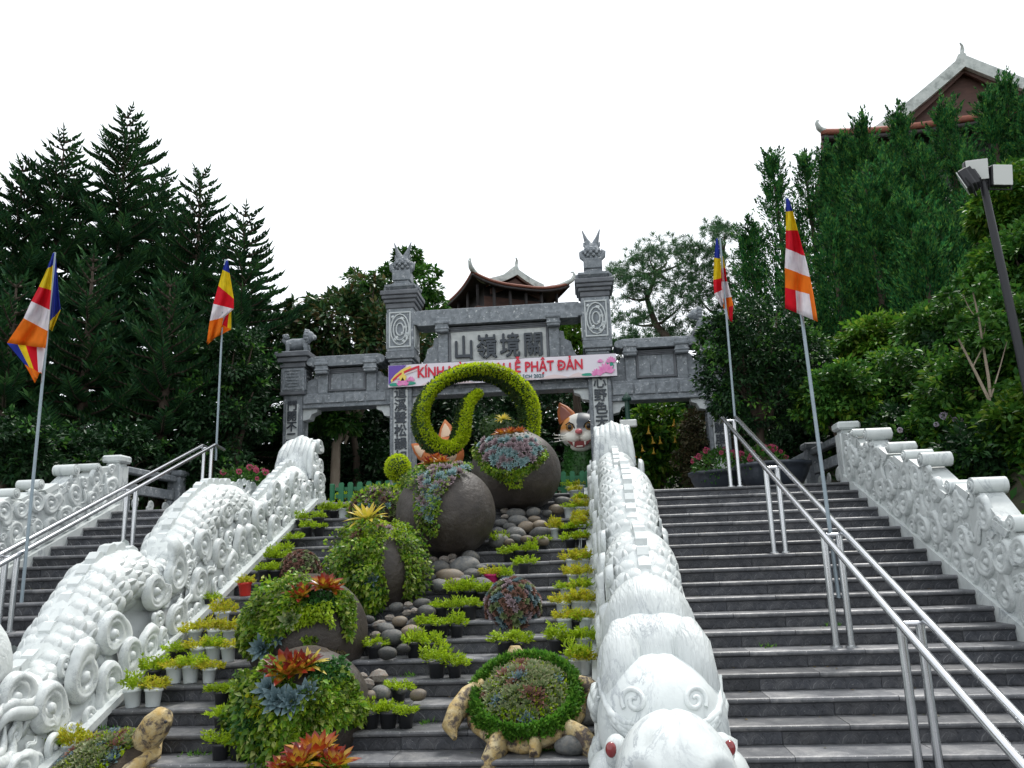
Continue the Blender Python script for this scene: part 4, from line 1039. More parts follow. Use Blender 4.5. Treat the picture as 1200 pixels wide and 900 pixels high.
# central bell tower behind the gate
C1, C2, C3 = Vector((-5.36, 40.0, 0)), Vector((-.62, 43.3, 0)), Vector((-8.2, 46.2, 0))
az = (atan2(C2.y - C1.y, C2.x - C1.x) + (atan2(C3.y - C1.y, C3.x - C1.x) - pi / 2)) / 2
mid = (C2 + C3) / 2; gzt = ground_z(mid.x, mid.y)
A_ = (C2 - C1).length / 1.05; B_ = (C3 - C1).length * 1.15
hall('bell_tower', 'dark timber bell tower with upturned red tiled eaves rising behind the gate', (mid.x - .45, mid.y, gzt), az, A_, B_, 14.55 - gzt, .45, 1.0, 1.45, .95, True, 1.05, zgf=.30, sag=.10, vs_=.7)
# hall on the hill at the upper right
HC = Vector((18.45, 34.95, 0)) + Vector((sin(radians(10.1)), cos(radians(10.1)), 0)) * 4.45
hall('hilltop_hall', 'timber hall with pale plaster gable and red tile eaves above the right-hand cypresses', (HC.x, HC.y, 8.0), radians(-10.1), 12.7, 9.0, 18.93 - 8.0, .40, 3.45, 4.35, .8, False, 1.35, zgf=.10, sag=.03, vs_=1.6, ov=.6)

# ------------------------------------------------------------------ floodlight mast
M_LENS = pmat('white_reflector', (.62, .64, .62), None, rough=.25, coat=.5)
lp = P(1150, 205, 10.0); zb = ground_z(5.35, 10.0)
mast = thing('floodlight_mast', 'black mast with three square floodlights before the bushes on the right', 'lamp post', (5.35, 10.0, zb)); zt = lp.z - zb
b = MB(); b.tube([(0, 0, 0), (lp.x - 5.35, 0, zt)], [.058, .042], 12); b.tube([(0, 0, 0), (0, 0, .04)], .16, 14); b.obj('mast', M_BLACKMETAL, mast)
b = MB(); b.tube([(lp.x - 5.35 - .2, 0, zt - .05), (lp.x - 5.35 + .25, 0, zt - .02)], .025, 8); b.obj('cross_arm', M_BLACKMETAL, mast)
for px, py, rzz, rx, nm in ((1145, 199, -.12, .20, 0), (1175, 205, .18, .18, 0), (1131, 213, -2.1, .35, 1)):
    p = P(px, py, 9.93); M = T(p.x - 5.35, -.07 + (.05 if nm else 0), p.z - zb) @ Rz(rzz) @ Rx(rx)
    b = MB(); b.box((0, .06, 0), (.27, .12, .27), ch=.02); b.box((0, .15, 0), (.15, .08, .18), ch=.02)
    for i in range(5): b.box((-.1 + .05 * i, .13, 0), (.008, .06, .24))
    h = b.obj('floodlight', M_BLACKMETAL, mast, M=M)
    b = MB(); b.box((0, -.005, 0), (.255, .012, .255), ch=.004); b.obj('lens', M_LENS, h)
    b = MB(); b.tube([(-.15, .05, 0), (-.15, .05, -.17), (.15, .05, -.17), (.15, .05, 0)], .012, 6); b.obj('bracket', M_BLACKMETAL, h)
# small green lamp post beside the gate
q = P(734.5, 470, 16.5); gl = thing('green_lamp_post', 'slim dark green lamp post with pale box, right of the gate pillar', 'lamp post', (q.x, 16.5, Z0))
M_DKG = pmat('dark_green_paint', (.008, .045, .03), None, rough=.45)
b = MB(); b.tube([(0, 0, 0), (0, 0, q.z - Z0)], .05, 10); b.lathe([(.0, q.z - Z0), (.09, q.z - Z0), (.10, q.z - Z0 + .06), (.02, q.z - Z0 + .16), (0, q.z - Z0 + .2)], 12); b.obj('post', M_DKG, gl)
z = P(735, 497, 16.5).z - Z0; b = MB(); b.box((0, -.06, z), (.34, .14, .15), ch=.02); b.obj('sign_box', M_LENS, gl)
# ------------------------------------------------------------------ leaf builders (numpy)
RNG = np.random.default_rng(7)
def unit(a): return a / np.maximum(np.linalg.norm(a, axis=1, keepdims=True), 1e-9)
def leaves(Pp, D, N, L, W, fold=.25, droop=0.0):
    Pp = np.asarray(Pp, float); n = len(Pp); D = unit(D); Sd = unit(np.cross(D, N)); Nn = np.cross(Sd, D)
    L = np.broadcast_to(np.asarray(L, float).reshape(-1, 1), (n, 1)); W = np.broadcast_to(np.asarray(W, float).reshape(-1, 1), (n, 1))
    tip = Pp + D * L; tip[:, 2:3] -= droop * L; mid = Pp + D * L * .45
    V = np.stack([Pp, mid + Sd * W * .5 + Nn * W * fold, tip, mid - Sd * W * .5 + Nn * W * fold], 1).reshape(-1, 3)
    b = (np.arange(n) * 4)[:, None]; F = np.concatenate([b + [0, 1, 2], b + [0, 2, 3]], 1).reshape(-1, 3)
    return V, F
def cat(*parts):
    V = []; F = []; o = 0
    for v, f in parts: V.append(v); F.append(f + o); o += len(v)
    return np.concatenate(V), np.concatenate(F)
def rdir(n, up=0.0):
    d = RNG.normal(size=(n, 3)); d = unit(d); d[:, 2] += up; return unit(d)
def fuzz(Pp, N, L, W, spread=.7):
    n = len(Pp); D = unit(N + RNG.normal(size=(n, 3)) * spread); return leaves(Pp, D, rdir(n), L * RNG.uniform(.7, 1.3, n), W * RNG.uniform(.7, 1.3, n))
def strip_leaves(specs, seg=5):
    # specs: (base, dir, up, length, width, droop, curl); returns V, F, t
    V = []; F = []; A = []; o = 0
    for base, d, up, L, W, dr in specs:
        d = Vector(d).normalized(); s = d.cross(Vector(up)).normalized(); u = s.cross(d); p = Vector(base); dd = d.copy()
        for i in range(seg + 1):
            t = i / seg; w = W * (.55 + .9 * t - 1.45 * t ** 3) if t < 1 else .001
            c = p + u * (-.18 * w)
            V += [p - s * w * .5 + u * .10 * w, c, p + s * w * .5 + u * .10 * w]; A += [t] * 3
            dd = (dd - Vector((0, 0, 1)) * dr / seg).normalized(); p = p + dd * (L / seg)
            if i < seg:
                q = o + i * 3; F += [(q, q + 3, q + 4, q + 1), (q + 1, q + 4, q + 5, q + 2)]
        o += 3 * (seg + 1)
    return np.array([tuple(v) for v in V]), np.array(F), np.array(A)
def bromeliad_mesh(name, n, L, W, seed, spread=(.25, 1.15)):
    rg = random.Random(seed); sp = []
    for i in range(n):
        t = i / n; a = i * 2.39996 + rg.uniform(-.2, .2); el = spread[1] - (spread[1] - spread[0]) * (1 - t) ** .8
        el = spread[0] + (spread[1] - spread[0]) * t
        d = Vector((cos(a) * cos(el), sin(a) * cos(el), sin(el)))
        l = L * (1 - .35 * t) * rg.uniform(.85, 1.12)
        sp.append(((0.02 * cos(a), .02 * sin(a), 0), d, (0, 0, 1), l, W * (1 - .25 * t), .55 * (1 - t) + .1))
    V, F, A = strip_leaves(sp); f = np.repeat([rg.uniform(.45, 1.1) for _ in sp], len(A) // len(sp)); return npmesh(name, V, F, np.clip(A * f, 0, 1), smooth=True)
def rosette_mesh(name, n, R, seed, h=.5):
    rg = random.Random(seed); sp = []
    for i in range(n):
        t = i / n; a = i * 2.39996; el = .10 + 1.2 * t ** 1.3; d = Vector((cos(a) * cos(el), sin(a) * cos(el), sin(el) * h * 1.6))
        sp.append(((0, 0, R * .12 * t), d, (0, 0, 1), R * (1 - .62 * t) * rg.uniform(.92, 1.05), R * .42 * (1 - .35 * t), -.35))
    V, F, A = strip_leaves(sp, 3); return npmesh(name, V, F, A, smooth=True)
BROMS = [bromeliad_mesh('bromeliad', 24, .20, .080, i, (.50, 1.35)) for i in range(3)]
BROMY = [bromeliad_mesh('bromeliad', 24, .29, .07, 9, (.10, 1.2))]
ROS = [rosette_mesh('rosette', 22, 1.0, i) for i in range(2)]
class Var:
    def __init__(s): s.d = {}
    def get(s, me, mat):
        k = (me.name, mat.name)
        if k not in s.d: m = me.copy(); m.materials.clear(); m.materials.append(mat); s.d[k] = m
        return s.d[k]
VAR = Var()
def place(me, mat, name, parent, pos, nrm, k, roll=None, rg=random):
    M = T(*pos) @ frame(nrm) @ Rz(rg.uniform(0, 6.28) if roll is None else roll) @ S(k); return put(VAR.get(me, mat), name, None, parent, M=M)

# ------------------------------------------------------------------ round cement planters
def in_poly(x, y, poly):
    c = False; j = len(poly) - 1
    for i in range(len(poly)):
        if (poly[i][1] > y) != (poly[j][1] > y) and x < (poly[j][0] - poly[i][0]) * (y - poly[i][1]) / (poly[j][1] - poly[i][1]) + poly[i][0]: c = not c
        j = i
    return c
def ball_hit(c, r, x, y):
    d = ray(x, y).normalized(); b = d.dot(c); q = b * b - c.dot(c) + r * r
    if q < 0: return None
    return d * (b - sqrt(q))
def samples(poly, c, r, n, rg):
    xs = [p[0] for p in poly]; ys = [p[1] for p in poly]; out = []; k = 0
    while len(out) < n and k < n * 12:
        k += 1; x, y = rg.uniform(min(xs), max(xs)), rg.uniform(min(ys), max(ys))
        if not in_poly(x, y, poly): continue
        h = ball_hit(c, r, x, y)
        if h is not None: out.append(h)
        else:  # beyond the outline: hang on the limb of the ball
            d = ray(x, y).normalized(); p = d * d.dot(c); e = (p - c)
            if e.length < r * 1.25: out.append(c + e.normalized() * r)
    return out
def planter(px, py, Y, rad, label, squash, vines, extra, seed):
    rg = random.Random(seed); c = P(px, py, Y); st = None
    root = thing('round_planter', label, 'planter', (c.x, c.y, c.z - rad * squash), group='dark round cement planters climbing the middle steps')
    def bump(d): return 1 + .02 * noise.noise(Vector((d.x * 2 + seed, d.y * 2, d.z * 2))) - (.05 if d.z < -.9 else 0)
    b = MB(); b.ell((0, 0, rad * squash), (rad, rad, rad * squash), 44, 28, fn=bump); b.obj('pot_shell', M_BALL, root)
    o = c - root.location
    # rim of soil at the crown
    b = MB(); b.ell((0, 0, 2 * rad * squash - .10), (rad * .42, rad * .42, .12), 16, 8, fn=lambda d: 1 + .12 * noise.noise(d * 4)); b.obj('soil', M_SOIL, root)
    for poly, n, mat, L, W, lift in vines:
        pts = samples(poly, c, rad, n, rg)
        if not pts: continue
        Pp = np.array([tuple(p) for p in pts]); N = unit(Pp - np.array(c)); Pp = Pp + N * RNG.uniform(0, lift, (len(Pp), 1)) * (.6 + .9 * np.array([noise.noise(Vector(p) * 5.5) for p in pts]).reshape(-1, 1).clip(-.4, 1)) * 1.5
        D = unit(N * .7 + np.array([0, 0, -.35]) + RNG.normal(size=N.shape) * .55); V, F = leaves(Pp - np.array(root.location), D, unit(N + RNG.normal(size=N.shape) * .4), L * RNG.uniform(.6, 1.25, len(Pp)), W * RNG.uniform(.7, 1.25, len(Pp)), .2, .15)
        o_ = put(npmesh('trailing_leaves', V, F), 'trailing_leaves', mat, root); tag(o_, kind='stuff')
        # a few stems beneath the leaves
    for kind, ex, ey, k in extra:
        h = ball_hit(c, rad, ex, ey)
        if h is None:
            d = ray(ex, ey).normalized(); p = d * d.dot(c); h = p if (p - c).length < rad * 1.35 else c + (p - c).normalized() * rad
        nrm = (h - c).normalized()
        if kind[0] == 'b':
            nr = (nrm * .35 + Vector((0, -.25, .9))).normalized(); me, mat, nm = {'br': (BROMS[seed % 3], A_BRR, 'bromeliad'), 'bo': (BROMS[(seed + 1) % 3], A_BRO, 'bromeliad'), 'by': (BROMY[0], A_BRY, 'bromeliad')}[kind]
            place(me, mat, nm, root, h - root.location + nrm * .03, nr, k, rg=rg)
        else:
            mat = {'rb': A_ROSB, 'rm': A_ROSM, 'rg': A_ROSG, 'rr': A_ROSR, 'rs': A_ROSDB}[kind]
            place(ROS[rg.randrange(2)], mat, 'rosette', root, h - root.location + nrm * (.075 if k > .12 else .03), (nrm + Vector((rg.uniform(-.2, .2), -.2, rg.uniform(-.1, .3)))).normalized(), k, rg=rg)
    return root
def fill_ros(poly, step, kinds, k, seed):
    rg = random.Random(seed); xs = [p[0] for p in poly]; ys = [p[1] for p in poly]; out = []; y = min(ys)
    while y < max(ys):
        x = min(xs) + rg.uniform(0, step)
        while x < max(xs):
            xx, yy = x + rg.uniform(-.25, .25) * step, y + rg.uniform(-.25, .25) * step
            if in_poly(xx, yy, poly): out.append((rg.choice(kinds), xx, yy, k * rg.uniform(.75, 1.2)))
            x += step
        y += step * .8
    return out
LT = lambda poly: poly
planter(604.5, 553, 12.3, .685, 'topmost and largest dark round planter, face patched with pale blue succulents', .93,
    [([(552, 525), (556, 515), (566, 535), (580, 548), (600, 553), (625, 542), (638, 528), (641, 536), (628, 548), (608, 561), (588, 563), (570, 553), (560, 541)], 1054, L_IVY, 0.052, 0.033, .05),
     ([(585, 552), (615, 548), (612, 570), (598, 572), (590, 566)], 272, L_SEDUM2, 0.044, 0.022, .05), ([(560, 512), (620, 508), (645, 530), (620, 545), (575, 548), (558, 530)], 442, L_DKIVY, 0.044, 0.026, .02)],
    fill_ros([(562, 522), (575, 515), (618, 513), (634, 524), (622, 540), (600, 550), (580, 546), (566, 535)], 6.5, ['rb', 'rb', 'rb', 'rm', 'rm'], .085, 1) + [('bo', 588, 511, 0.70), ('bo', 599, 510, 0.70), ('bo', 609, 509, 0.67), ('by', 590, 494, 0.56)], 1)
tp = [o for o in bpy.data.objects if o.name == 'round_planter'][0]; e = P(584, 500, 12.55) - tp.location; n = 700; d = rdir(n)
mo = put(npmesh('leaf_mound', *fuzz(np.array(tuple(e)) + d * np.array([.26, .2, .17]), d, .06, .03)), 'leaf_mound', L_TOPID, tp); tag(mo, kind='stuff')
b = MB(); b.ell(tuple(e - Vector((0, 0, .06))), (.24, .19, .2), 14, 8); b.obj('mound_core', L_TOPID, tp)
planter(522.5, 601, 10.7, .66, 'second highest dark round planter with a stripe of rosettes and a large bare face', .92,
    [([(470, 560), (480, 548), (505, 540), (550, 543), (556, 550), (530, 562), (520, 580), (514, 605), (515, 622), (506, 630), (492, 622), (487, 600), (487, 575), (474, 572)], 1190, L_IVY, 0.048, 0.031, .06), ([(480, 548), (545, 540), (525, 565), (512, 600), (500, 620), (492, 580)], 510, L_DKIVY, 0.044, 0.026, .02)],
    fill_ros([(490, 555), (515, 548), (552, 546), (535, 560), (518, 575), (508, 598), (503, 612), (496, 605), (492, 575)], 7, ['rb', 'rm', 'rm', 'rb'], .085, 2) + [('br', 505, 546, 0.81), ('bo', 519, 545, 0.70), ('bo', 512, 541, 0.67)], 2)
planter(443, 668, 9.6, .55, 'dark round planter smothered in trailing green, a yellow bromeliad on top', .95,
    [([(386, 668), (392, 640), (410, 618), (440, 610), (452, 618), (450, 640), (446, 662), (455, 690), (446, 712), (420, 715), (400, 702), (388, 690)], 2550, L_IVY, 0.056, 0.037, .09),
     ([(460, 615), (482, 616), (497, 645), (499, 670), (490, 690), (481, 702), (471, 695), (474, 665), (464, 640)], 1190, L_IVY, 0.052, 0.033, .07),
     ([(390, 690), (420, 650), (450, 690), (440, 720), (405, 712)], 765, L_DKIVY, 0.052, 0.033, .05), ([(402, 625), (470, 610), (480, 628), (430, 640)], 595, L_SEDUM2, 0.044, 0.022, .06)],
    [('by', 431, 611, 1.12), ('rr', 424, 626, .10), ('rr', 446, 622, .08), ('rm', 455, 622, .07), ('rs', 422, 677, .10), ('rs', 436, 679, .11), ('rr', 418, 632, .09)], 3)
planter(360, 742, 8.35, .60, 'dark round planter with two red bromeliads, lower half bare and cracked', .95,
    [([(284, 755), (286, 720), (302, 694), (334, 678), (366, 676), (358, 712), (345, 735), (330, 745), (318, 762), (300, 770)], 2550, L_IVY, 0.059, 0.038, .08),
     ([(390, 690), (404, 695), (414, 712), (412, 742), (405, 750), (400, 730), (390, 715)], 714, L_IVY, 0.056, 0.037, .06), ([(340, 710), (385, 708), (388, 735), (370, 728), (345, 738)], 850, L_SEDUM2, 0.044, 0.024, .06), ([(300, 705), (390, 690), (395, 712), (330, 730)], 680, L_DKIVY, 0.059, 0.037, .03),
     ([(352, 744), (372, 745), (370, 758), (358, 756)], 68, L_IVY, 0.052, 0.033, .03), ([(384, 758), (404, 762), (402, 776), (388, 772)], 102, L_BROWN, 0.044, 0.022, .05)],
    [('br', 353, 701, 0.93), ('br', 379, 691, 1.00), ('bo', 388, 694, 0.74), ('rg', 342, 730, .14), ('rs', 314, 758, .17), ('rg', 330, 705, .11), ('rs', 327, 748, .1)], 4)
planter(357, 838, 7.35, .585, 'dark round planter with slate blue rosettes beneath a red and yellow bromeliad', .96,
    [([(268, 905), (264, 860), (272, 815), (290, 788), (322, 776), (346, 800), (350, 870), (345, 905), (300, 915)], 2890, L_IVY, 0.063, 0.041, .09),
     ([(340, 815), (368, 800), (395, 800), (408, 830), (400, 850), (385, 848), (374, 870), (362, 905), (335, 910)], 2550, L_IVY, 0.063, 0.041, .08),
     ([(385, 785), (405, 790), (420, 815), (425, 840), (414, 852), (402, 830), (392, 806)], 714, L_IVY, 0.059, 0.041, .05), ([(355, 780), (400, 775), (405, 800), (370, 808)], 850, L_DKIVY, 0.052, 0.026, .07), ([(272, 830), (300, 800), (320, 860), (300, 905), (275, 900)], 1360, L_DKIVY, 0.067, 0.044, .05), ([(300, 815), (315, 818), (312, 838), (298, 835)], 204, L_SEDUM, 0.052, 0.030, .07)],
    [('br', 338, 792, 1.30), ('br', 352, 788, 1.05), ('by', 361, 783, 0.68), ('rs', 320, 811, .15), ('rs', 329, 823, .17), ('rs', 344, 824, .17), ('rs', 358, 815, .14), ('rs', 312, 822, .12)], 5)
planter(362, 982, 6.45, .52, 'lowest dark round planter, only its flame-coloured bromeliads in view', .96,
    [([(310, 930), (325, 900), (395, 895), (410, 920), (400, 960), (330, 960)], 1530, L_IVY, 0.063, 0.041, .08)],
    [('by', 371, 888, .70), ('bo', 371, 893, 1.3), ('br', 350, 903, 1.00), ('br', 390, 903, 0.96), ('br', 334, 908, 0.81)], 6)

# succulent balls
def succulent_ball(px, py, Y, r, label, kinds, n, seed):
    rg = random.Random(seed); c = P(px, py, Y); root = thing('succulent_ball', label, 'plant', (c.x, c.y, c.z - r))
    b = MB(); b.ell((0, 0, r), (r * .93, r * .93, r * .93), 20, 12); b.obj('soil_ball', M_SOIL, root)
    for i in range(n):
        z = 1 - 2 * (i + .5) / n * .86; a = i * 2.39996; q = sqrt(max(0, 1 - z * z)); d = Vector((q * cos(a), q * sin(a), z))
        place(ROS[i % 2], rg.choice(kinds), 'rosette', root, Vector((0, 0, r)) + d * r * .94, (d + Vector((rg.uniform(-.3, .3), rg.uniform(-.3, .3), .1))).normalized(), r * rg.uniform(.16, .25), rg=rg)
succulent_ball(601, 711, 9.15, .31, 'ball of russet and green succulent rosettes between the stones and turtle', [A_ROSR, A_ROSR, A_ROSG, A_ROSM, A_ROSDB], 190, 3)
succulent_ball(352, 669, 10.3, .26, 'small brown-green succulent ball behind the red bromeliad planter on the left', [A_ROSR, A_ROSG, A_ROSR], 130, 4)
q = P(437, 600, 11.2)
def succ_mound():
    rg = random.Random(8); root = thing('succulent_mound', 'sloping mound of mixed succulents left of the second highest round planter', 'plant', (q.x, 11.2, q.z - .12))
    f = lambda d: 1 + .1 * noise.noise(d * 3)
    b = MB(); b.ell((.08, .1, .12), (.42, .40, .34), 20, 12, fn=f); b.obj('soil', M_SOIL, root)
    for i in range(95):
        z = 1 - (i + .5) / 95 * 1.2; a = i * 2.39996; s_ = sqrt(max(0, 1 - z * z)); d = Vector((s_ * cos(a), s_ * sin(a), z))
        place(ROS[i % 2], rg.choice([A_ROSG, A_ROSG, A_ROSB, A_ROSM, A_ROSR]), 'rosette', root, Vector((.08 + d.x * .42, .1 + d.y * .40, .12 + d.z * .34)), d, rg.uniform(.05, .09), rg=rg)
    n = 700; d = rdir(n, .2); V, F = fuzz(np.array([.08, .1, .12]) + d * np.array([.43, .41, .36]), d, .07, .04); tag(put(npmesh('leaf_cover', V, F), 'leaf_cover', L_IVY, root), kind='stuff')
succ_mound()

# ------------------------------------------------------------------ potted sedum on the steps
POT_W = MB().lathe([(0, .0), (.056, .0), (.058, .006), (.070, .125), (.079, .128), (.080, .150), (.074, .150), (.070, .135), (0, .132)], 28, ridges=1, rd=.03).mesh('pot')
POT_B = MB().lathe([(0, .0), (.058, .0), (.072, .11), (.080, .112), (.081, .132), (.074, .132), (.071, .118), (0, .115)], 16).mesh('pot')
def sedum_mesh(seed, n=230, w=.10, h=.07):
    rr = np.random.default_rng(seed); ns = 34; sa = rr.uniform(0, 6.283, ns); sq = np.sqrt(rr.uniform(0, 1, ns)); sl = rr.uniform(.5, 1.35, ns); idx = rr.integers(0, ns, n); t = rr.uniform(.25, 1, n)
    lean = (.25 + 1.0 * sq[idx]) * t; q = np.minimum(sq[idx] * .62 + lean * .42, 1.45)
    z = h * sl[idx] * t * (1.25 - .5 * sq[idx]) * 1.15 - np.maximum(0, q - .95) * .09; a = sa[idx] + rr.normal(0, .14, n)
    Pp = np.stack([q * w * np.cos(a), q * w * np.sin(a), z], 1) + rr.normal(0, .005, (n, 3)); N = unit(np.stack([np.cos(a) * q, np.sin(a) * q, .7 + 0 * q], 1))
    D = unit(N + rr.normal(size=(n, 3)) * .6); V1 = leaves(Pp, D, rr.normal(size=(n, 3)), rr.uniform(.020, .040, n), rr.uniform(.009, .017, n), .3)
    return npmesh('foliage', *V1)
SED = [sedum_mesh(i, 460, rw, rh) for i, (rw, rh) in enumerate([(.095, .07), (.105, .06), (.085, .075), (.11, .07), (.085, .05), (.10, .08), (.115, .055), (.09, .09)])]
POTS = []
def pots(kind, s): 
    for t in s.split(): x, y = t.split(','); POTS.append((float(x), float(y), kind))
pots('w', '668.6,581 690.6,580 674,592 687.4,592.5 669.3,604 681.5,602 694.7,600 681.5,614.5 694,613 675,626.7 694.7,640 670,669.5 683,667 695.5,664.6 671,680 684.5,679 696.7,677.6 663,700 678,701 694,700 659.7,720 677.6,720.7 696,719 662.8,741.6 693,742.4 680.7,765.8 695.5,763.4 676.9,789 695.5,790.6 650,637 667,604')
pots('b', '662,625 692,625 681,639 668.5,639 677,740 652,763 665,766 585,652 600,652 617,652 636,650 596,665 614,670 660,636 534,700 551,702 567,700 515,718 534,718 550,718 498.7,744 517,744 535,744 486,767 504,767 512,790 533,790 439,769 467,822 434,854 455,854 474,851 590.5,762 608,763 585,684')
pots('p', '576,684'); pots('r', '287.5,696'); pots('t', '426,594')
pots('w', '261,726 228,746 250,750 268,749 232,770 250,768 268,773 204,800 223,800 244.5,797 155.5,828 179,824 83,888 110,883 130.5,880 395.5,604.5 395,612')
pots('b', '244,725 207,771 179,797 311,679 319,665 310,684 327,661 333,655 345,640 360,632 353,618 373,616 380,606 401,593 416,593 408.4,603.5 387,604 374,626 260,822 278,819 260,850 258,882 268,897 60,892')
def make_pots():
    rg = random.Random(4); rows = {}
    for x, y, kind in POTS:
        p, k = on_step(x, y, .14 if kind != 'b' else .15); side = 'right' if x > 430 else 'left'
        rows.setdefault((side, k), []).append((p.x, p.y, p.z, kind, x))
    M_ = {'w': M_PW, 'b': M_PB, 'r': M_PR, 'p': M_PP, 't': M_PT}; D_ = {'w': 'pale grey fluted pot', 'b': 'black plastic pot', 'r': 'small bright red pot', 'p': 'magenta pot', 't': 'terracotta pot'}
    for (side, k), lst in rows.items():
        lst.sort(); last = -99
        for i, (x, y, z, kind, px) in enumerate(lst):
            x = max(x, last + .150); last = x
            if side == 'right' and x > -.09: x = -.09 - .002 * i
            o = ORD[i] if i < 20 else ORD[-1]; st = 'on top landing' if k < 0 else 'on %s stair down' % ORD[k]
            where = 'right' if side == 'right' else 'left'
            lime = (kind == 'b') or rg.random() < .25
            r = thing('potted_sedum', '%s of %s sedum, %s from left %s, %s side' % (D_[kind], 'green' if lime else 'lime', o, st, where), 'potted plant', (x, y, z), rg.uniform(0, 6.28), group='pots of sedum on the middle steps')
            pm = VAR.get(POT_B if kind == 'b' else POT_W, M_[kind]); k_ = rg.uniform(.88, 1.14); hh = .115 if kind == 'b' else .135
            po = put(pm, 'pot', None, r, M=S(k_)); po.rotation_euler = (rg.uniform(-.07, .07), rg.uniform(-.07, .07), 0)
            put(VAR.get(SED[rg.randrange(8)], L_SEDUM2 if lime else L_SEDUM), 'foliage', None, r, M=T(0, 0, hh * k_) @ Rz(rg.uniform(0, 6)) @ Ry(rg.uniform(-.15, .15)) @ S(rg.uniform(1.0, 1.5), rg.uniform(1.0, 1.5), rg.uniform(.8, 1.5)))
make_pots()

# ------------------------------------------------------------------ heaps of stones
def stone_mesh(seed, ang=False):
    f = Vector((seed * 7.1, seed * 3.3, 0)); b = MB()
    b.ell((0, 0, 0), (1, .8, .62), 14 if not ang else 7, 9 if not ang else 4, fn=lambda d: 1 + (.16 if not ang else .22) * noise.noise(d * 1.3 + f) + .04 * noise.noise(d * 4 + f), sm=not ang); return b.mesh('stone')
STN = [stone_mesh(i) for i in range(7)]; RUB = [stone_mesh(i + 20, True) for i in range(4)]
HEAPS = [('topmost', (370, 500), 4, [(940, 378, 50, 0), (1000, 375, 60, 0), (885, 392, 38, 2), (885, 420, 36, 2), (940, 405, 84, 0), (1020, 400, 66, 0), (950, 440, 86, 0), (1025, 432, 56, 1), (870, 450, 60, 0), (910, 470, 62, 0), (985, 465, 72, 1), (1050, 458, 66, 1), (855, 490, 60, 0), (935, 497, 100, 0), (1050, 497, 90, 0), (860, 532, 90, 0), (940, 522, 60, 0), (990, 525, 54, 1), (1065, 532, 60, 1), (1085, 405, 46, 0), (1130, 385, 70, 1), (1160, 350, 80, 0), (905, 540, 50, 1)]),
         ('second highest', (370, 500), 4, [(550, 620, 44, 2), (600, 620, 50, 2), (640, 607, 44, 2), (720, 610, 90, 0), (650, 635, 50, 2), (585, 660, 95, 0), (700, 652, 140, 0), (775, 660, 56, 0), (530, 655, 50, 0), (635, 702, 130, 1), (730, 690, 90, 0), (535, 710, 70, 0), (585, 740, 84, 0), (655, 735, 76, 1), (775, 732, 96, 0), (510, 750, 50, 0), (700, 715, 60, 0)]),
         ('trailing green', (240, 640), 3.46, [(775, 245, 56, 0), (825, 235, 36, 2), (880, 228, 62, 0), (850, 260, 34, 2), (900, 262, 70, 0), (820, 268, 40, 2), (750, 290, 40, 2), (790, 302, 58, 1), (665, 295, 44, 0), (708, 316, 54, 2), (848, 305, 44, 2), (690, 358, 44, 2), (735, 332, 70, 0), (760, 362, 84, 0), (840, 345, 80, 1), (740, 430, 70, 0), (805, 412, 56, 0), (700, 400, 40, 0)]),
         ('two red bromeliad', (240, 640), 3.46, [(640, 525, 40, 2), (705, 524, 76, 2), (660, 555, 56, 2), (672, 605, 54, 1), (715, 592, 76, 0), (865, 600, 64, 1), (800, 585, 40, 0)])]
def make_stones():
    rg = random.Random(6)
    for nm, (ox, oy), sc, lst in HEAPS:
        items = [(ox + x / sc, oy + y / sc, w / sc, t) for x, y, w, t in lst]; items.sort(key=lambda q: q[1]); row = 0; ly = None; rows = {}
        for it in items:
            if ly is None or it[1] - ly > 7: row += 1; ly = it[1]
            rows.setdefault(row, []).append(it)
        for r_, l in rows.items():
            l.sort()
            for i, (x, y, w, t) in enumerate(l):
                # the heap lies against the slope of the steps
                d = ray(x, y); m = RISE / TRD; s = (Z0 + .09 - Y0 * m) / (d.z - d.y * m); p = d * s; k = w * .56 * p.y / F_PX
                me = VAR.get(STN[rg.randrange(7)] if t < 2 else RUB[rg.randrange(4)], (M_STONE, M_BROWNSTONE, M_RUBBLE)[t]); nmz = ('grey river stone', 'brown river stone', 'pale broken rock')[t]
                o = put(me, 'stone', None, None, M=T(p.x, p.y, p.z - k * .1) @ Euler((rg.uniform(-.35, .1), rg.uniform(-.2, .2), rg.uniform(-.5, .5))).to_matrix().to_4x4() @ S(k, k * rg.uniform(.85, 1.1), k * rg.uniform(.9, 1.15)))
                tag(o, '%s, %s from left, %s row of heap below %s planter' % (nmz, ORD[i], ORD[r_ - 1], nm), 'stone', 'stones heaped below the round planters')
        # packed smaller stones beneath
    for x, y, w, lab in ((272, 844, 16, 'grey stone wedged left of the slate rosette planter'), (688, 843, 44, 'flat dark boulder under the turtle flipper beside the right dragon'), (672, 868, 40, 'dark flat boulder lowest beneath the turtle, right side')):
        p, k = on_step(x, y + 8); r = w * .55 * p.y / F_PX
        o = put(VAR.get(STN[k % 7], M_STONE), 'stone', None, None, M=T(p.x, p.y, p.z + r * .4) @ S(r, r * .8, r * .8)); tag(o, lab, 'stone', 'stones heaped below the round planters')
make_stones()

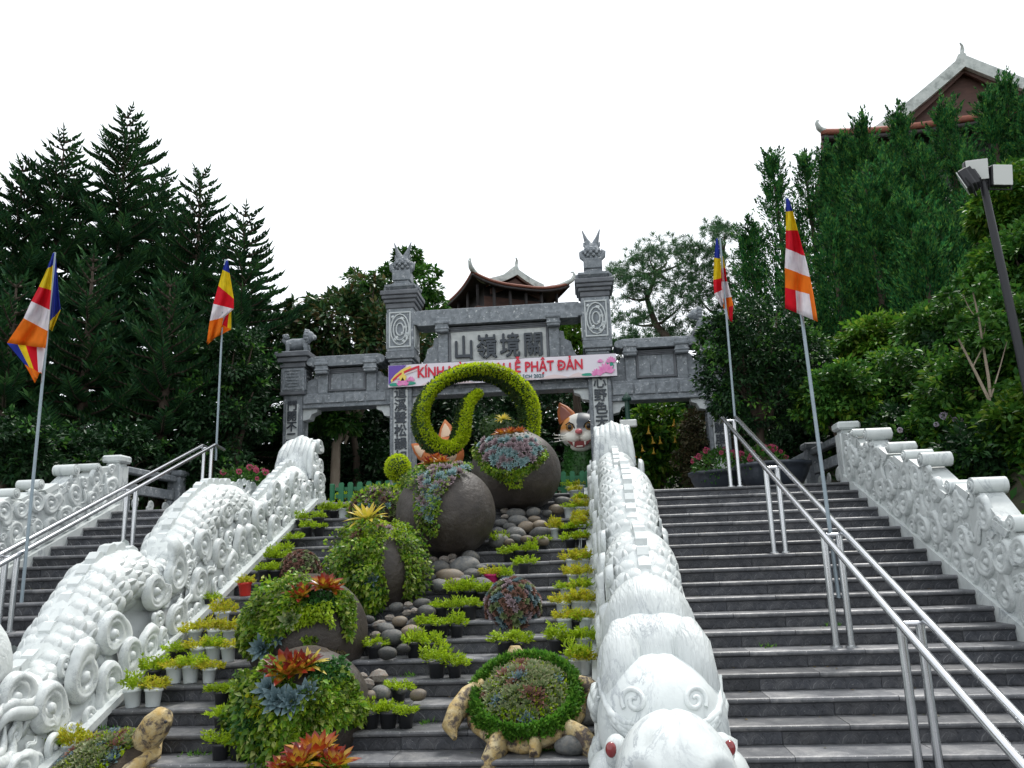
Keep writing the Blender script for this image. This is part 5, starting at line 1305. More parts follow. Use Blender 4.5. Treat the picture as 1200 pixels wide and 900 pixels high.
# ------------------------------------------------------------------ turtle planters
def turtle(M, rx, ry, label, limbs, head, tail, seed):
    rg = random.Random(seed); root = thing('turtle_planter', label, 'planter', M=M); Mi = M.inverted()
    b = MB(); b.ell((0, 0, -.02), (rx, ry, .30), 36, 14, fn=lambda d: (1 + .03 * noise.noise(d * 5)) if d.z < .12 else .10 / max(.1, d.z)  * .95); b.obj('shell', M_TURTLE, root)
    b = MB(); b.tube([(rx * 1.0 * cos(i * pi / 20), ry * 1.0 * sin(i * pi / 20), .03 + .015 * sin(i)) for i in range(41)], [.06 + .01 * sin(i * 1.7) for i in range(41)], 8, cap=False); b.obj('shell_rim', M_TURTLE, root)
    b = MB(); b.ell((0, 0, .05), (rx * .95, ry * .95, .17), 28, 10, fn=lambda d: 1 + .05 * noise.noise(d * 4)); b.obj('soil', M_SOIL, root)
    for nm, pts, rads in limbs:
        b = MB(); b.tube([Mi @ Vector(p) for p in pts], rads, 14, sx=.62); o = b.obj(nm, M_TURTLE, root)
    pts, rads = head; b = MB(); b.tube([Mi @ Vector(p) for p in pts], rads, 16); hd = b.obj('head', M_TURTLE, root)
    return root, Mi
def dome(rx, ry, q, a): return Vector((rx * .92 * q * cos(a), ry * .92 * q * sin(a), .06 + .17 * (1 - q * q)))
tc = P(617, 826, 7.3); til = radians(36)
Mt = T(*tc) @ Rz(radians(-3)) @ Rx(til)
pp = lambda x, y, Y: P(x, y, Y)
tr, Mi = turtle(Mt, .46, .45, 'mottled yellow turtle planter filled with rosettes inside a bright green border', [
    ('flipper', [pp(566, 806, 7.35), pp(548, 818, 7.25), pp(534, 836, 7.1), pp(527, 852, 7.0), pp(533, 866, 6.95)], [.10, .12, .115, .10, .03]),
    ('flipper', [pp(665, 800, 7.4), pp(690, 808, 7.3), pp(712, 822, 7.2)], [.10, .12, .09]),
    ('hind_leg', [pp(592, 862, 7.0), pp(583, 876, 6.9), pp(575, 895, 6.8), pp(568, 912, 6.75)], [.12, .13, .125, .06]),
    ('hind_leg', [pp(668, 858, 7.0), pp(684, 868, 6.9), pp(698, 882, 6.8), pp(706, 893, 6.75)], [.12, .13, .115, .05]),
    ('tail', [pp(628, 866, 7.0), pp(627, 876, 6.85), pp(626, 887, 6.78)], [.09, .085, .06])],
    ([pp(606, 812, 7.45), pp(605, 785, 7.58), pp(604, 770, 7.60), pp(603.5, 757, 7.60)], [.10, .105, .10, .045]), None, 3)
def turtle_plants(root, rx, ry, ring, n_ros, seed):
    rg = random.Random(seed)
    if ring:
        n = 4200; a = RNG.uniform(0, 6.283, n); q = RNG.uniform(.82, 1.05, n); z = .08 + .05 * RNG.uniform(0, 1, n) + .07 * (1 - np.abs(q - .92) / .13)
        Pp = np.stack([rx * q * np.cos(a), ry * q * np.sin(a), z], 1); N = unit(np.stack([np.cos(a) * (q - .85) * 4, np.sin(a) * (q - .85) * 4, .8 + 0 * a], 1))
        V, F = fuzz(Pp, N, .05, .028, .6); tag(put(npmesh('green_border', V, F), 'green_border', L_BORDER, root), kind='stuff')
    for i in range(n_ros):
        q = .80 * sqrt((i + .5) / n_ros); a = i * 2.39996; p = dome(rx, ry, q, a); p.z += .02
        nr = Vector((p.x * .8, p.y * .8, .6)).normalized()
        place(ROS[i % 2], rg.choice([A_ROSR, A_ROSG, A_ROSG, A_ROSG, A_ROSG, A_ROSDB]), 'rosette', root, p, nr, rg.uniform(.075, .118), rg=rg)
    n = 900; a = RNG.uniform(0, 6.283, n); q = .8 * np.sqrt(RNG.uniform(0, 1, n)); Pp = np.stack([rx * q * np.cos(a), ry * q * np.sin(a), .07 + .17 * (1 - q * q)], 1)
    V, F = fuzz(Pp, np.tile([0, 0, 1.0], (n, 1)), .05, .025, .5); tag(put(npmesh('sedum_filling', V, F), 'sedum_filling', L_SEDUM2, root), kind='stuff')
turtle_plants(tr, .46, .45, True, 62, 5)
t2 = P(118, 908, 6.75); M2 = T(*t2) @ Rz(radians(-35)) @ Rx(radians(25))
tr2, _ = turtle(M2, .40, .46, 'second turtle planter at the lower left corner, head raised and pitted', [
    ('flipper', [pp(165, 905, 6.8), pp(185, 915, 6.7), pp(200, 930, 6.6)], [.09, .1, .05])],
    ([pp(148, 905, 6.9), pp(160, 884, 6.85), pp(172, 866, 6.8), pp(183, 850, 6.75), pp(191, 841, 6.72), pp(197, 839, 6.70)], [.10, .105, .115, .118, .095, .05]), None, 4)
turtle_plants(tr2, .40, .46, False, 60, 6)
b = MB(); e = M2.inverted() @ pp(194, 846, 6.63); b.ell(tuple(e), (.014, .014, .014), 8, 6); b.obj('eye', M_BLACKMETAL, tr2)

# ------------------------------------------------------------------ spiral topiary and knob
def sweep_topiary(pix, Y, rx, ry, root, name, n, seed):
    # leaf-covered bar with an elliptical section swept along a pixel path lying in one upright plane
    pts = [P(x, y, yy) - root.location for x, y, yy in pix]; sm = []
    for i in range(len(pts) - 1):
        p0, p1, p2, p3 = pts[max(i - 1, 0)], pts[i], pts[i + 1], pts[min(i + 2, len(pts) - 1)]
        for j in range(4):
            t = j / 4; sm.append(.5 * ((2 * p1) + (p2 - p0) * t + (2 * p0 - 5 * p1 + 4 * p2 - p3) * t * t + (3 * p1 - p0 - 3 * p2 + p3) * t ** 3))
    sm.append(pts[-1]); Vv, Ff = [], []
    PT, NN, LIM = [], [], []
    tot = len(sm); depth = Vector((-.42, .9, 0)).normalized()
    b = MB(); m = 12; vs = []; fs = []
    for i, p in enumerate(sm):
        tg = (sm[min(i + 1, tot - 1)] - sm[max(i - 1, 0)]).normalized(); a = (tg.cross(depth)).normalized(); f = i / (tot - 1); k = min(1, .62 + f * 2.2) * (1 if f < .96 else max(.45, (1 - f) / .04 * .5 + .5))
        for j in range(m):
            w = 2 * pi * j / m; vs.append(p + depth * ry * .9 + a * (cos(w) * rx * k * .9) + depth * (sin(w) * ry * .94 * k))
        for _ in range(max(1, int(n / tot))):
            w = RNG.uniform(0, 6.283); q = p + tg * RNG.uniform(-.04, .04) + depth * ry * .9 + a * (cos(w) * rx * k) + depth * (sin(w) * ry * k)
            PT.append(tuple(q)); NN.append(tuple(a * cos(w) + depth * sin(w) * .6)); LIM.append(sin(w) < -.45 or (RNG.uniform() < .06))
    for i in range(tot - 1):
        for j in range(m): k = (j + 1) % m; fs.append((i * m + j, i * m + k, (i + 1) * m + k, (i + 1) * m + j))
    b.add(vs, fs + [tuple(range(m)), tuple(range((tot - 1) * m, tot * m))[::-1]], None, 0, True); b.obj('frame_core', L_TOPID, root)
    PT = np.array(PT); NN = np.array(NN); LIM = np.array(LIM)
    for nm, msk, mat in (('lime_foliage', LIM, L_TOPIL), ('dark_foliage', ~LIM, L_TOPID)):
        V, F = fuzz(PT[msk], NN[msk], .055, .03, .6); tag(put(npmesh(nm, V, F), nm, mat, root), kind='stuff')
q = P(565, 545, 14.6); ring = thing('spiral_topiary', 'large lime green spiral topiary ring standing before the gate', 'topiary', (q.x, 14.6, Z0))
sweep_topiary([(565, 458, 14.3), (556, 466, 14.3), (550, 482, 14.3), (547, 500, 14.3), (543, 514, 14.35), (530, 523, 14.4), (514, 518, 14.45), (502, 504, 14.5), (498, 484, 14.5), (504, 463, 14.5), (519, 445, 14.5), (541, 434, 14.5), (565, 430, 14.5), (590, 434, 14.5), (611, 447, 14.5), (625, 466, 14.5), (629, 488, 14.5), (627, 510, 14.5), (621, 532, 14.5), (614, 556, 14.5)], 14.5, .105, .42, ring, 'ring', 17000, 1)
kn = P(466, 548, 11.9); knob = thing('topiary_knob', 'small yellow-green clipped knob of foliage behind the second highest planter', 'topiary', (kn.x, 11.9, kn.z - .55))
b = MB(); b.ell((0, 0, .55), (.155, .155, .17), 14, 9); b.tube([(.22, .0, 0), (.14, 0, .3), (.02, 0, .5)], [.11, .12, .13], 10); b.obj('core', L_TOPID, knob)
n = 1500; d = rdir(n); V1 = fuzz(np.array([0, 0, .55]) + d * np.array([.17, .17, .185]), d, .04, .022); t = RNG.uniform(0, 1, 900)[:, None]; d = rdir(900); V2 = fuzz(np.array([.22, 0, 0]) * (1 - t) + np.array([.02, 0, .5]) * t + d * .13, d, .04, .022)
tag(put(npmesh('foliage', *cat(V1, V2)), 'foliage', L_TOPIL, knob), kind='stuff')

# ------------------------------------------------------------------ cat statues
def skin(cols, name):
    m, n, l, b = nodes(name); tc = n.new('ShaderNodeTexCoord'); sp = n.new('ShaderNodeSeparateXYZ'); l.new(tc.outputs['Object'], sp.inputs[0])
    nz_ = noise_tex(n, l, 3.5, 2); a = n.new('ShaderNodeMath'); a.operation = 'MULTIPLY_ADD'; l.new(nz_, a.inputs[0]); a.inputs[1].default_value = .22; l.new(sp.outputs[0], a.inputs[2])
    c = ramp(n, l, a.outputs[0], [(0, cols[0]), (.01, cols[0])]); r = c.node.color_ramp
    c2 = n.new('ShaderNodeMapRange'); c2.inputs[1].default_value = -.4; c2.inputs[2].default_value = .6; l.new(a.outputs[0], c2.inputs[0]); l.new(c2.outputs[0], c.node.inputs[0])
    r.interpolation = 'LINEAR'; r.elements[0].position = .25; r.elements[1].position = .285; r.elements[1].color = (*cols[1], 1)
    for p, q in ((.42, cols[1]), (.45, cols[2])): e = r.elements.new(p); e.color = (*q, 1)
    mx = n.new('ShaderNodeMapRange'); mx.inputs[1].default_value = -.02; mx.inputs[2].default_value = .10; l.new(sp.outputs[2], mx.inputs[0])
    low = mixc(n, l, mx.outputs[0], (.72, .71, .66), c); l.new(low, b.inputs['Base Color']); b.inputs['Roughness'].default_value = .5; return m
M_CAT = skin([(.72, .30, .06), (.74, .73, .68), (.10, .115, .135)], 'calico_paint'); M_OR = pmat('orange_paint', (.50, .13, .04), (.58, .20, .06), 4, .5); M_CREAM = pmat('cream_paint', (.72, .52, .36), None, rough=.5)
M_GREY = pmat('slate_paint', (.09, .10, .12), None, rough=.5); M_EARP = pmat('ear_pink', (.42, .16, .12), None, rough=.5); M_NOSE = pmat('pink_nose', (.62, .16, .17), None, rough=.4); M_MOUTH = pmat('dark_red_mouth', (.16, .012, .012), None, rough=.4); M_TOOTH = pmat('tooth_white', (.78, .76, .68), None, rough=.3); M_AMBER = pmat('amber_eye', (.32, .16, .03), None, rough=.15, coat=.7); M_PUP = pmat('pupil_black', (.01, .01, .01), None, rough=.1)
def cat_statue(px, py, Y, R, label, orange, face=True, roll=0.0):
    c = P(px, py, Y); root = thing('cat_statue', label, 'statue', (c.x, Y, Z0)); zc = c.z - Z0; M = T(0, 0, zc) @ Rz(radians(-8)) @ Rx(radians(4)) @ Ry(roll)
    skinm = M_OR if orange else M_CAT
    b = MB(); b.ell((0, 0, .03), (R, R * .85, R * .86), 32, 20, fn=lambda d: 1 + .10 * max(0, -d.z) * abs(d.x))
    hd = b.obj('head', skinm, root, M=M)
    b = MB(); b.ell((-.38 * R, -.72 * R, -.28 * R), (.40 * R, .36 * R, .30 * R), 18, 12); b.ell((.38 * R, -.72 * R, -.28 * R), (.40 * R, .36 * R, .30 * R), 18, 12); b.ell((0, -.55 * R, -.66 * R), (.50 * R, .36 * R, .26 * R), 18, 12); b.obj('muzzle', M_TOOTH if not orange else M_CREAM, hd)
    for s in (-1, 1):
        em = M_OR if (s < 0 or orange) else M_GREY; Me = T(s * .62 * R, .05 * R, .62 * R) @ Ry(s * .42) @ Rx(-.1)
        prof = [(.44 * R, 0), (.42 * R, .25 * R), (.28 * R, .6 * R), (.02 * R, .95 * R)]
        b = MB(); b.lathe(prof, 14, Me @ S(1, .45, 1)); e = b.obj('ear', em, hd)
        b = MB(); b.lathe([(.30 * R, .08 * R), (.28 * R, .25 * R), (.17 * R, .52 * R), (.02 * R, .74 * R)], 12, Me @ T(0, -.10 * R, 0) @ S(1, .42, 1)); b.obj('inner_ear', M_EARP if not orange else M_CREAM, hd)
        if face:
            b = MB(); b.ell((s * .42 * R, -.74 * R, .22 * R), (.20 * R, .12 * R, .20 * R), 14, 10); b.obj('eye', M_AMBER, hd)
            b = MB(); b.ell((s * .43 * R, -.84 * R, .22 * R), (.10 * R, .04 * R, .13 * R), 10, 8); b.obj('pupil', M_PUP, hd)
            b = MB(); b.tube([(s * .20 * R, -.80 * R, .14 * R), (s * .28 * R, -.84 * R, .34 * R), (s * .44 * R, -.80 * R, .44 * R), (s * .62 * R, -.68 * R, .34 * R)], .035 * R, 6); b.obj('eyelid', M_PUP, hd)
            for i in range(3):
                b = MB(); b.tube([(s * .55 * R, -.98 * R, (-.2 - .08 * i) * R), (s * 1.15 * R, -.95 * R, (-.10 - .16 * i) * R)], .008, 4); b.obj('whisker', M_TOOTH, hd)
    if face:
        b = MB(); b.ell((0, -1.02 * R, -.02 * R), (.17 * R, .12 * R, .12 * R), 14, 8); b.obj('nose', M_NOSE, hd)
        b = MB(); b.prism([(-.56 * R, -.40 * R), (-.3 * R, -.50 * R), (0, -.44 * R), (.3 * R, -.50 * R), (.56 * R, -.40 * R), (.36 * R, -.62 * R), (.16 * R, -.74 * R), (-.16 * R, -.74 * R), (-.36 * R, -.62 * R)], -1.02 * R, -.5 * R); b.obj('mouth', M_MOUTH, hd)
        for s in (-1, 1):
            b = MB(); b.lathe([(.055 * R, 0), (.045 * R, -.09 * R), (.004, -.19 * R)], 8, T(s * .26 * R, -1.03 * R, -.48 * R)); b.obj('fang', M_TOOTH, hd)
        b = MB(); b.box((0, -1.02 * R, -.69 * R), (.30 * R, .05 * R, .05 * R), ch=.01); b.obj('lower_teeth', M_TOOTH, hd)
    b = MB(); b.tube([(0, .1, 0), (0, .12, .4), (0, .08, zc - R * .6)], [.50, .52, .36], 14); b.obj('body_core', L_DKIVY, root)
    n = 2600; d = rdir(n); d = np.where(d[:, 2:3] < -.2, -d, d); zz = RNG.uniform(0, zc - R * .55, n); a = RNG.uniform(0, 6.283, n); rr = np.interp(zz, [0, .4, zc - R * .6], [.52, .54, .38])
    N = np.stack([np.cos(a), np.sin(a), 0 * a], 1); V, F = fuzz(np.stack([rr * np.cos(a), .1 + rr * np.sin(a), zz], 1), N, .07, .04, .5); tag(put(npmesh('leafy_body', V, F), 'leafy_body', L_DKIVY, root), kind='stuff')
cat_statue(682, 507, 19.0, .51, 'grinning calico cat statue with leafy body behind the right gate pillar', False)
cat_statue(520, 536, 17.2, .46, 'orange cat statue mostly hidden behind the spiral topiary, ear showing', True, False, -.55)

# ------------------------------------------------------------------ green picket fences
def picket_fence(pxs, ytop, yrail, Y, label, tilt=0):
    a, z = P(pxs[0], ytop, Y), P(pxs[-1], ytop, Y); root = thing('picket_fence', label, 'fence', (a.x, Y, Z0), group='green picket fences at the stair top'); L = z.x - a.x
    zt = a.z - Z0; zr = P(pxs[0], yrail, Y).z - Z0; w = abs(P(pxs[0] + 6, ytop, Y).x - a.x)
    b = MB(); b.box((L / 2, .03, zr), (L + .2, .03, .06)); b.box((L / 2, .03, .12), (L + .2, .03, .06)); b.obj('rail', M_FENCE, root)
    for i, x in enumerate(pxs):
        xx = P(x, ytop, Y).x - a.x; hh = zt * (1 + .04 * sin(i * 3.1)); b = MB(); b.prism([(xx - w / 2, .02), (xx + w / 2, .02), (xx + w / 2, hh - .03), (xx + w * .3, hh), (xx - w * .3, hh), (xx - w / 2, hh - .03)], -.012, .012); b.obj('picket', M_FENCE, root)
    b = MB(); b.box((-.16, .03, zt * .48), (.07, .07, zt * .96), ch=.01); b.obj('post', M_FENCE, root)
picket_fence([400, 410.7, 421.8, 432.4, 443.5, 454, 464], 565.5, 573, 13.25, 'green picket fence stub between the left dragon tail and succulents')
picket_fence([660, 670.5, 682, 688.5, 695, 702], 552.5, 560, 13.5, 'green picket fence stub in front of the calico cat')

# ------------------------------------------------------------------ bowl planters with flowers on the landing
def bowl(x, Y, r, h, label):
    root = thing('bowl_planter', label, 'planter', (x, Y, Z0)); b = MB()
    b.lathe([(0, .0), (r * .62, .0), (r * .80, h * .3), (r * .95, h * .68), (r * .985, h * .86), (r * 1.04, h * .88), (r * 1.05, h), (r * .95, h), (r * .92, h * .88), (0, h * .86)], 36); b.obj('bowl', M_BOWL, root)
    b = MB(); b.ell((0, 0, h * .86), (r * .9, r * .9, .06), 16, 6); b.obj('soil', M_SOIL, root); return root
def flowers(x, Y, z, r, h, n, label, name='flowering_shrub', leafm=None, nb=26, fm=None):
    root = thing(name, label, 'plant', (x, Y, z)); d = rdir(n, .35); q = RNG.uniform(.5, 1, (n, 1)); V, F = leaves(d * q * np.array([r, r, h]) + np.array([0, 0, h * .25]), unit(d + RNG.normal(size=(n, 3)) * .5), rdir(n, .6), RNG.uniform(.06, .11, n), RNG.uniform(.035, .06, n), .2)
    tag(put(npmesh('leaves', V, F), 'leaves', leafm or L_MID, root), kind='stuff'); rg = random.Random(int(x * 10) + 3)
    dd = rdir(140); Vh, Fh = fuzz(dd * .06, dd, .035, .03, .4); me = npmesh('flower_head', Vh, Fh)
    for i in range(nb):
        v = Vector((rg.uniform(-1, 1), rg.uniform(-1, .2), rg.uniform(.1, 1))).normalized(); put(VAR.get(me, fm or L_PINK), 'flower_head', None, root, M=T(v.x * r, v.y * r, v.z * h + h * .25) @ S(rg.uniform(.35, .85)))
p = P(907, 563, 14.3); bowl(p.x, 14.3, .62, .46, 'large dark glazed bowl planter on the landing beside the right railing')
p2 = P(852, 563, 15.3); bowl(p2.x - .12, 15.3, .55, .46, 'dark bowl planter behind the top of the right handrail')
flowers(p.x - .2, 14.2, Z0 + .42, .42, .26, 500, 'pink flowers edging the large glazed bowl at the foot of the tree', nb=12)
flowers(p2.x - .18, 15.1, Z0 + .42, .48, .36, 600, 'pink hydrangeas in the bowl behind the handrail top', nb=11)
p3 = P(283, 590, 14.6); bowl(p3.x, 14.6, .58, .42, 'dark bowl planter on the landing behind the left dragon hump')
flowers(p3.x + .1, 14.5, Z0 + .40, .55, .36, 800, 'magenta azaleas in the bowl on the left landing', nb=15)
# ------------------------------------------------------------------ trees and shrubs
def curve_pts(a, b, sag, n=6, side=0.0, seed=0):
    a, b = Vector(a), Vector(b); out = []
    for i in range(n + 1):
        t = i / n; p = a.lerp(b, t); p.z += sag * sin(pi * t); p.x += side * sin(pi * t); p += Vector((noise.noise(Vector((t * 3, seed, 0))), noise.noise(Vector((t * 3, seed, 5))), 0)) * .12; out.append(p)
    return out
def blob_leaves(c, r, n, L, W, clump=.22, per=34, inner=.55, up=.25):
    c = np.asarray(c, float); r = np.asarray(r, float); nc = max(4, n // per)
    d = rdir(nc, .12); q = RNG.uniform(inner ** 3, 1, (nc, 1)) ** (1 / 3); wob = 1 + .16 * np.sin(d[:, 0:1] * 5 + c[0]) * np.sin(d[:, 2:3] * 6 + c[2])
    cc = c + d * q * r * wob; rad = clump * r.mean() * RNG.uniform(.6, 1.3, nc)
    idx = np.repeat(np.arange(nc), per); m = len(idx); o = rdir(m) * (RNG.uniform(0, 1, (m, 1)) ** .5) * rad[idx][:, None] * np.array([1, 1, .75])
    Pp = cc[idx] + o; D = unit(o * 2.0 / np.maximum(rad[idx][:, None], .01) + d[idx] * .8 + RNG.normal(size=(m, 3)) * .6 + np.array([0, 0, -.15])); N = unit(RNG.normal(size=(m, 3)) * .55 + np.array([0, 0, 1.0]) + d[idx] * up)
    return leaves(Pp, D, N, L * RNG.uniform(.7, 1.25, m), W * RNG.uniform(.7, 1.25, m), .18, .1)
def broadleaf(name, label, x, y, blobs, n, L, W, mat, cat_='tree', group=None, bark=None, trunk_r=.12, clump=.22, lean=0.0, z=None, second=None, inner=.55):
    # blobs: world-space centres and radii; one trunk with limbs into every blob
    z = ground_z(x, y) if z is None else z; root = thing(name, label, cat_, (x, y, z), group=group); O = Vector((x, y, z)); b = MB(); rg = random.Random(int(x * 31 + y * 7))
    low = min(c[2] - r[2] for c, r in blobs); mid_ = sum((Vector(c) for c, r in blobs), Vector()) / len(blobs)
    fork = Vector((x, y, z)).lerp(mid_, .45); fork.z = max(z + .25, min(fork.z, low + .3)); 
    b.tube([p - O for p in curve_pts((x, y, z - .15), fork, 0, 5, lean, x)], [trunk_r * (1.15 - .5 * i / 5) for i in range(6)], 9)
    tot = sum(r[0] * r[1] * r[2] for c, r in blobs) ; parts = []
    for c, r in blobs:
        for k in range(3):
            e = Vector(c) + Vector((rg.uniform(-.6, .6) * r[0], rg.uniform(-.6, .6) * r[1], rg.uniform(-.2, .6) * r[2])); b.tube([p - O for p in curve_pts(fork, e, .1, 5, rg.uniform(-.1, .1), k + x)], [trunk_r * (.62 - .52 * i / 5) for i in range(6)], 6)
        m = int(n * (r[0] * r[1] * r[2]) ** .67 / sum((q[0] * q[1] * q[2]) ** .67 for _, q in blobs)); parts.append(blob_leaves(np.array(c) - np.array(O), r, max(m, 60), L, W, clump, inner=inner))
    b.obj('trunk', bark or M_BARK, root); V, F = cat(*parts); put(npmesh('crown', V, F), 'crown', mat, root)
    if second:
        m2, fr = second; parts = [blob_leaves(np.array(c) - np.array(O), np.array(r) * 1.03, max(40, int(n * fr / len(blobs))), L, W, clump * .7, per=16, inner=.9) for c, r in blobs]; V, F = cat(*parts); put(npmesh('young_leaves', V, F), 'young_leaves', m2, root)
    return root
def pxblob(px, py, rx, ry, Y, depth=1.0):
    c = P(px, py, Y); k = Y / F_PX; return (tuple(c), (rx * k, (rx + ry) * .5 * k * depth, ry * k))
def araucaria(px, py, Y, label, rmax, seed):
    rg = random.Random(seed); tp = P(px, py, Y); x, y = tp.x, Y; z = ground_z(x, y); H = tp.z - z; root = thing('norfolk_pine', label, 'tree', (x, y, z), group='tall pines with tiered branches on the left')
    b = MB(); b.tube([(0, 0, -.2), (.03, 0, H * .5), (0, 0, H * .97)], [.17, .10, .02], 9); PP, DD, NN, LL, WW = [], [], [], [], []; h = H - .12; first = True
    while h > .6:
        dt = H - h; n = rg.choice((5, 6, 6)) if dt > .7 else 4; ln = min(.25 + .42 * dt, rmax * .92) * rg.uniform(.88, 1.1); off = rg.uniform(0, 6.28)
        for i in range(n):
            a = off + 2 * pi * i / n + rg.uniform(-.15, .15); l = ln * rg.uniform(.8, 1.12); el = .42 - .13 * min(dt, 4) + rg.uniform(-.06, .1); p = Vector((0, 0, h)); pts = [p]; ns = max(3, int(l / .10)); dirv = None
            for j in range(ns):
                t = j / ns; e = el + .55 * t ** 2; dirv = Vector((cos(a) * cos(e), sin(a) * cos(e), sin(e))); p = p + dirv * (l / ns); pts.append(p); side = Vector((-sin(a), cos(a), 0)); bl = (.16 + .36 * min(1, l / 1.6)) * (1 - .55 * t) * min(1, .55 + t * 2.2)
                for s in (-1, 1):
                    d = dirv * .75 + side * s * .80 + Vector((0, 0, .34 + rg.uniform(-.08, .12)))
                    for q in (0, 1): PP.append(p); DD.append(d); NN.append(Vector((0, 0, 1)) if q else side); LL.append(bl * rg.uniform(.85, 1.15)); WW.append(.075)
                d = dirv + Vector((0, 0, .55)); PP.append(p); DD.append(d); NN.append(side); LL.append(bl * .8); WW.append(.075)
            PP.append(p); DD.append(dirv + Vector((0, 0, .4))); NN.append(Vector((1, 0, 0))); LL.append(.3); WW.append(.09)
            if dt < 4 or rg.random() < .5: b.tube([pts[0], pts[len(pts) // 2], pts[-1]], [.03, .02, .008], 5)
        h -= (.27 + .018 * dt) * rg.uniform(.8, 1.2)
    for a in range(4): PP.append(Vector((0, 0, H - .15))); DD.append(Vector((cos(a * 1.57) * .25, sin(a * 1.57) * .25, 1))); NN.append(Vector((1, .3, 0))); LL.append(.35); WW.append(.06)
    b.obj('trunk', M_BARK, root); V, F = leaves(np.array([tuple(p) for p in PP]), np.array([tuple(p) for p in DD]), np.array([tuple(p) for p in NN]), np.array(LL), np.array(WW), .22); put(npmesh('crown', V, F), 'crown', L_ARAUC, root)
for i, (px, py, Y, r, lab) in enumerate([
    (-38, 185, 18.0, 2.3, 'tiered dark pine cut by the left edge of the photo'), (28, 196, 19.0, 2.3, 'tiered pine with a thin open tip, leftmost one whose tip shows'), (76, 163, 19.6, 2.4, 'tiered pine above the near left flag, second tip from the left'),
    (150, 134, 20.4, 2.7, 'tallest tiered pine of the left row, its tip standing highest'), (192, 203, 22.4, 2.3, 'slender pine standing back, right of the tallest pine'), (236, 204, 20.6, 2.3, 'tiered pine directly above the small left flag'), (288, 249, 20.0, 2.1, 'rightmost and lowest tiered pine, layered branches against the sky'),
    (110, 300, 16.4, 2.3, 'dark pine filling the gap behind the near left flag'), (20, 330, 15.6, 2.0, 'low dark pine at the left edge behind the near flag'), (200, 330, 16.8, 2.2, 'low dark pine behind the left handrail between the two flags')]): araucaria(px, py, Y, lab, r, 50 + i)
def tufts(cs, ups, k, per, L, W):
    n = len(cs); idx = np.repeat(np.arange(n), per); m = len(idx); t = RNG.uniform(0, 1, (m, 1)); a = RNG.uniform(0, 6.283, m); u = unit(np.asarray(ups, float)); r1 = unit(np.cross(u, np.array([.3, .2, 1.0]) + 0 * u)); r2 = np.cross(u, r1)
    rad = (np.cos(a)[:, None] * r1[idx] + np.sin(a)[:, None] * r2[idx]); kk = np.asarray(k).reshape(-1, 1)[idx]; Pp = np.asarray(cs)[idx] + u[idx] * t * kk + rad * (1 - t) * kk * .15
    D = unit(u[idx] * 1.1 + rad * .75 * (1 - .6 * t) + RNG.normal(size=(m, 3)) * .2); return leaves(Pp, D, rad, L * RNG.uniform(.7, 1.2, m), W * RNG.uniform(.8, 1.2, m), .2)
def cypress(px, py, Y, rad, label, seed, n=270, zb=None):
    tp = P(px, py, Y); x = tp.x; z = ground_z(x, Y) if zb is None else zb; H = tp.z - z; root = thing('cypress', label, 'tree', (x, Y, z), group='dense green cypresses on the right-hand slope'); rg = random.Random(seed)
    b = MB(); b.tube([(0, 0, -.2), (.05, 0, H * .5), (0, 0, H * .95)], [.14, .09, .02], 8); b.obj('trunk', M_BARK, root)
    m = int(n * max(.6, H / 7)); h = RNG.uniform(.03, 1, m) ** .9; a = RNG.uniform(0, 6.283, m); prof = np.interp(h, [0, .15, .5, .72, .86, 1], [.85, 1.0, .82, .42, .17, .02]) * rad * .84; wob = 1 + .22 * np.sin(a * 3 + h * 14 + seed) ; q = RNG.uniform(.55, 1.05, m)
    cs = np.stack([np.cos(a) * prof * wob * q, np.sin(a) * prof * wob * q, h * H * .97 - .25], 1); tw = .35
    ups = np.stack([np.cos(a + tw) * .55, np.sin(a + tw) * .55, 1 + 0 * a], 1) + RNG.normal(size=(m, 3)) * .18
    k = RNG.uniform(.45, 1.15, m) * np.interp(h, [0, .8, 1], [1, .9, .7]); V1 = tufts(cs, ups, k, 64, .10, .036)
    # leading shoots
    ms = 5; cs2 = np.stack([RNG.normal(0, .07, ms), RNG.normal(0, .07, ms), H * RNG.uniform(.88, .97, ms)], 1); V2 = tufts(cs2, np.tile([0, 0, 1.0], (ms, 1)), np.full(ms, .55), 36, .12, .045)
    put(npmesh('crown', *cat(V1, V2)), 'crown', L_CYP, root)
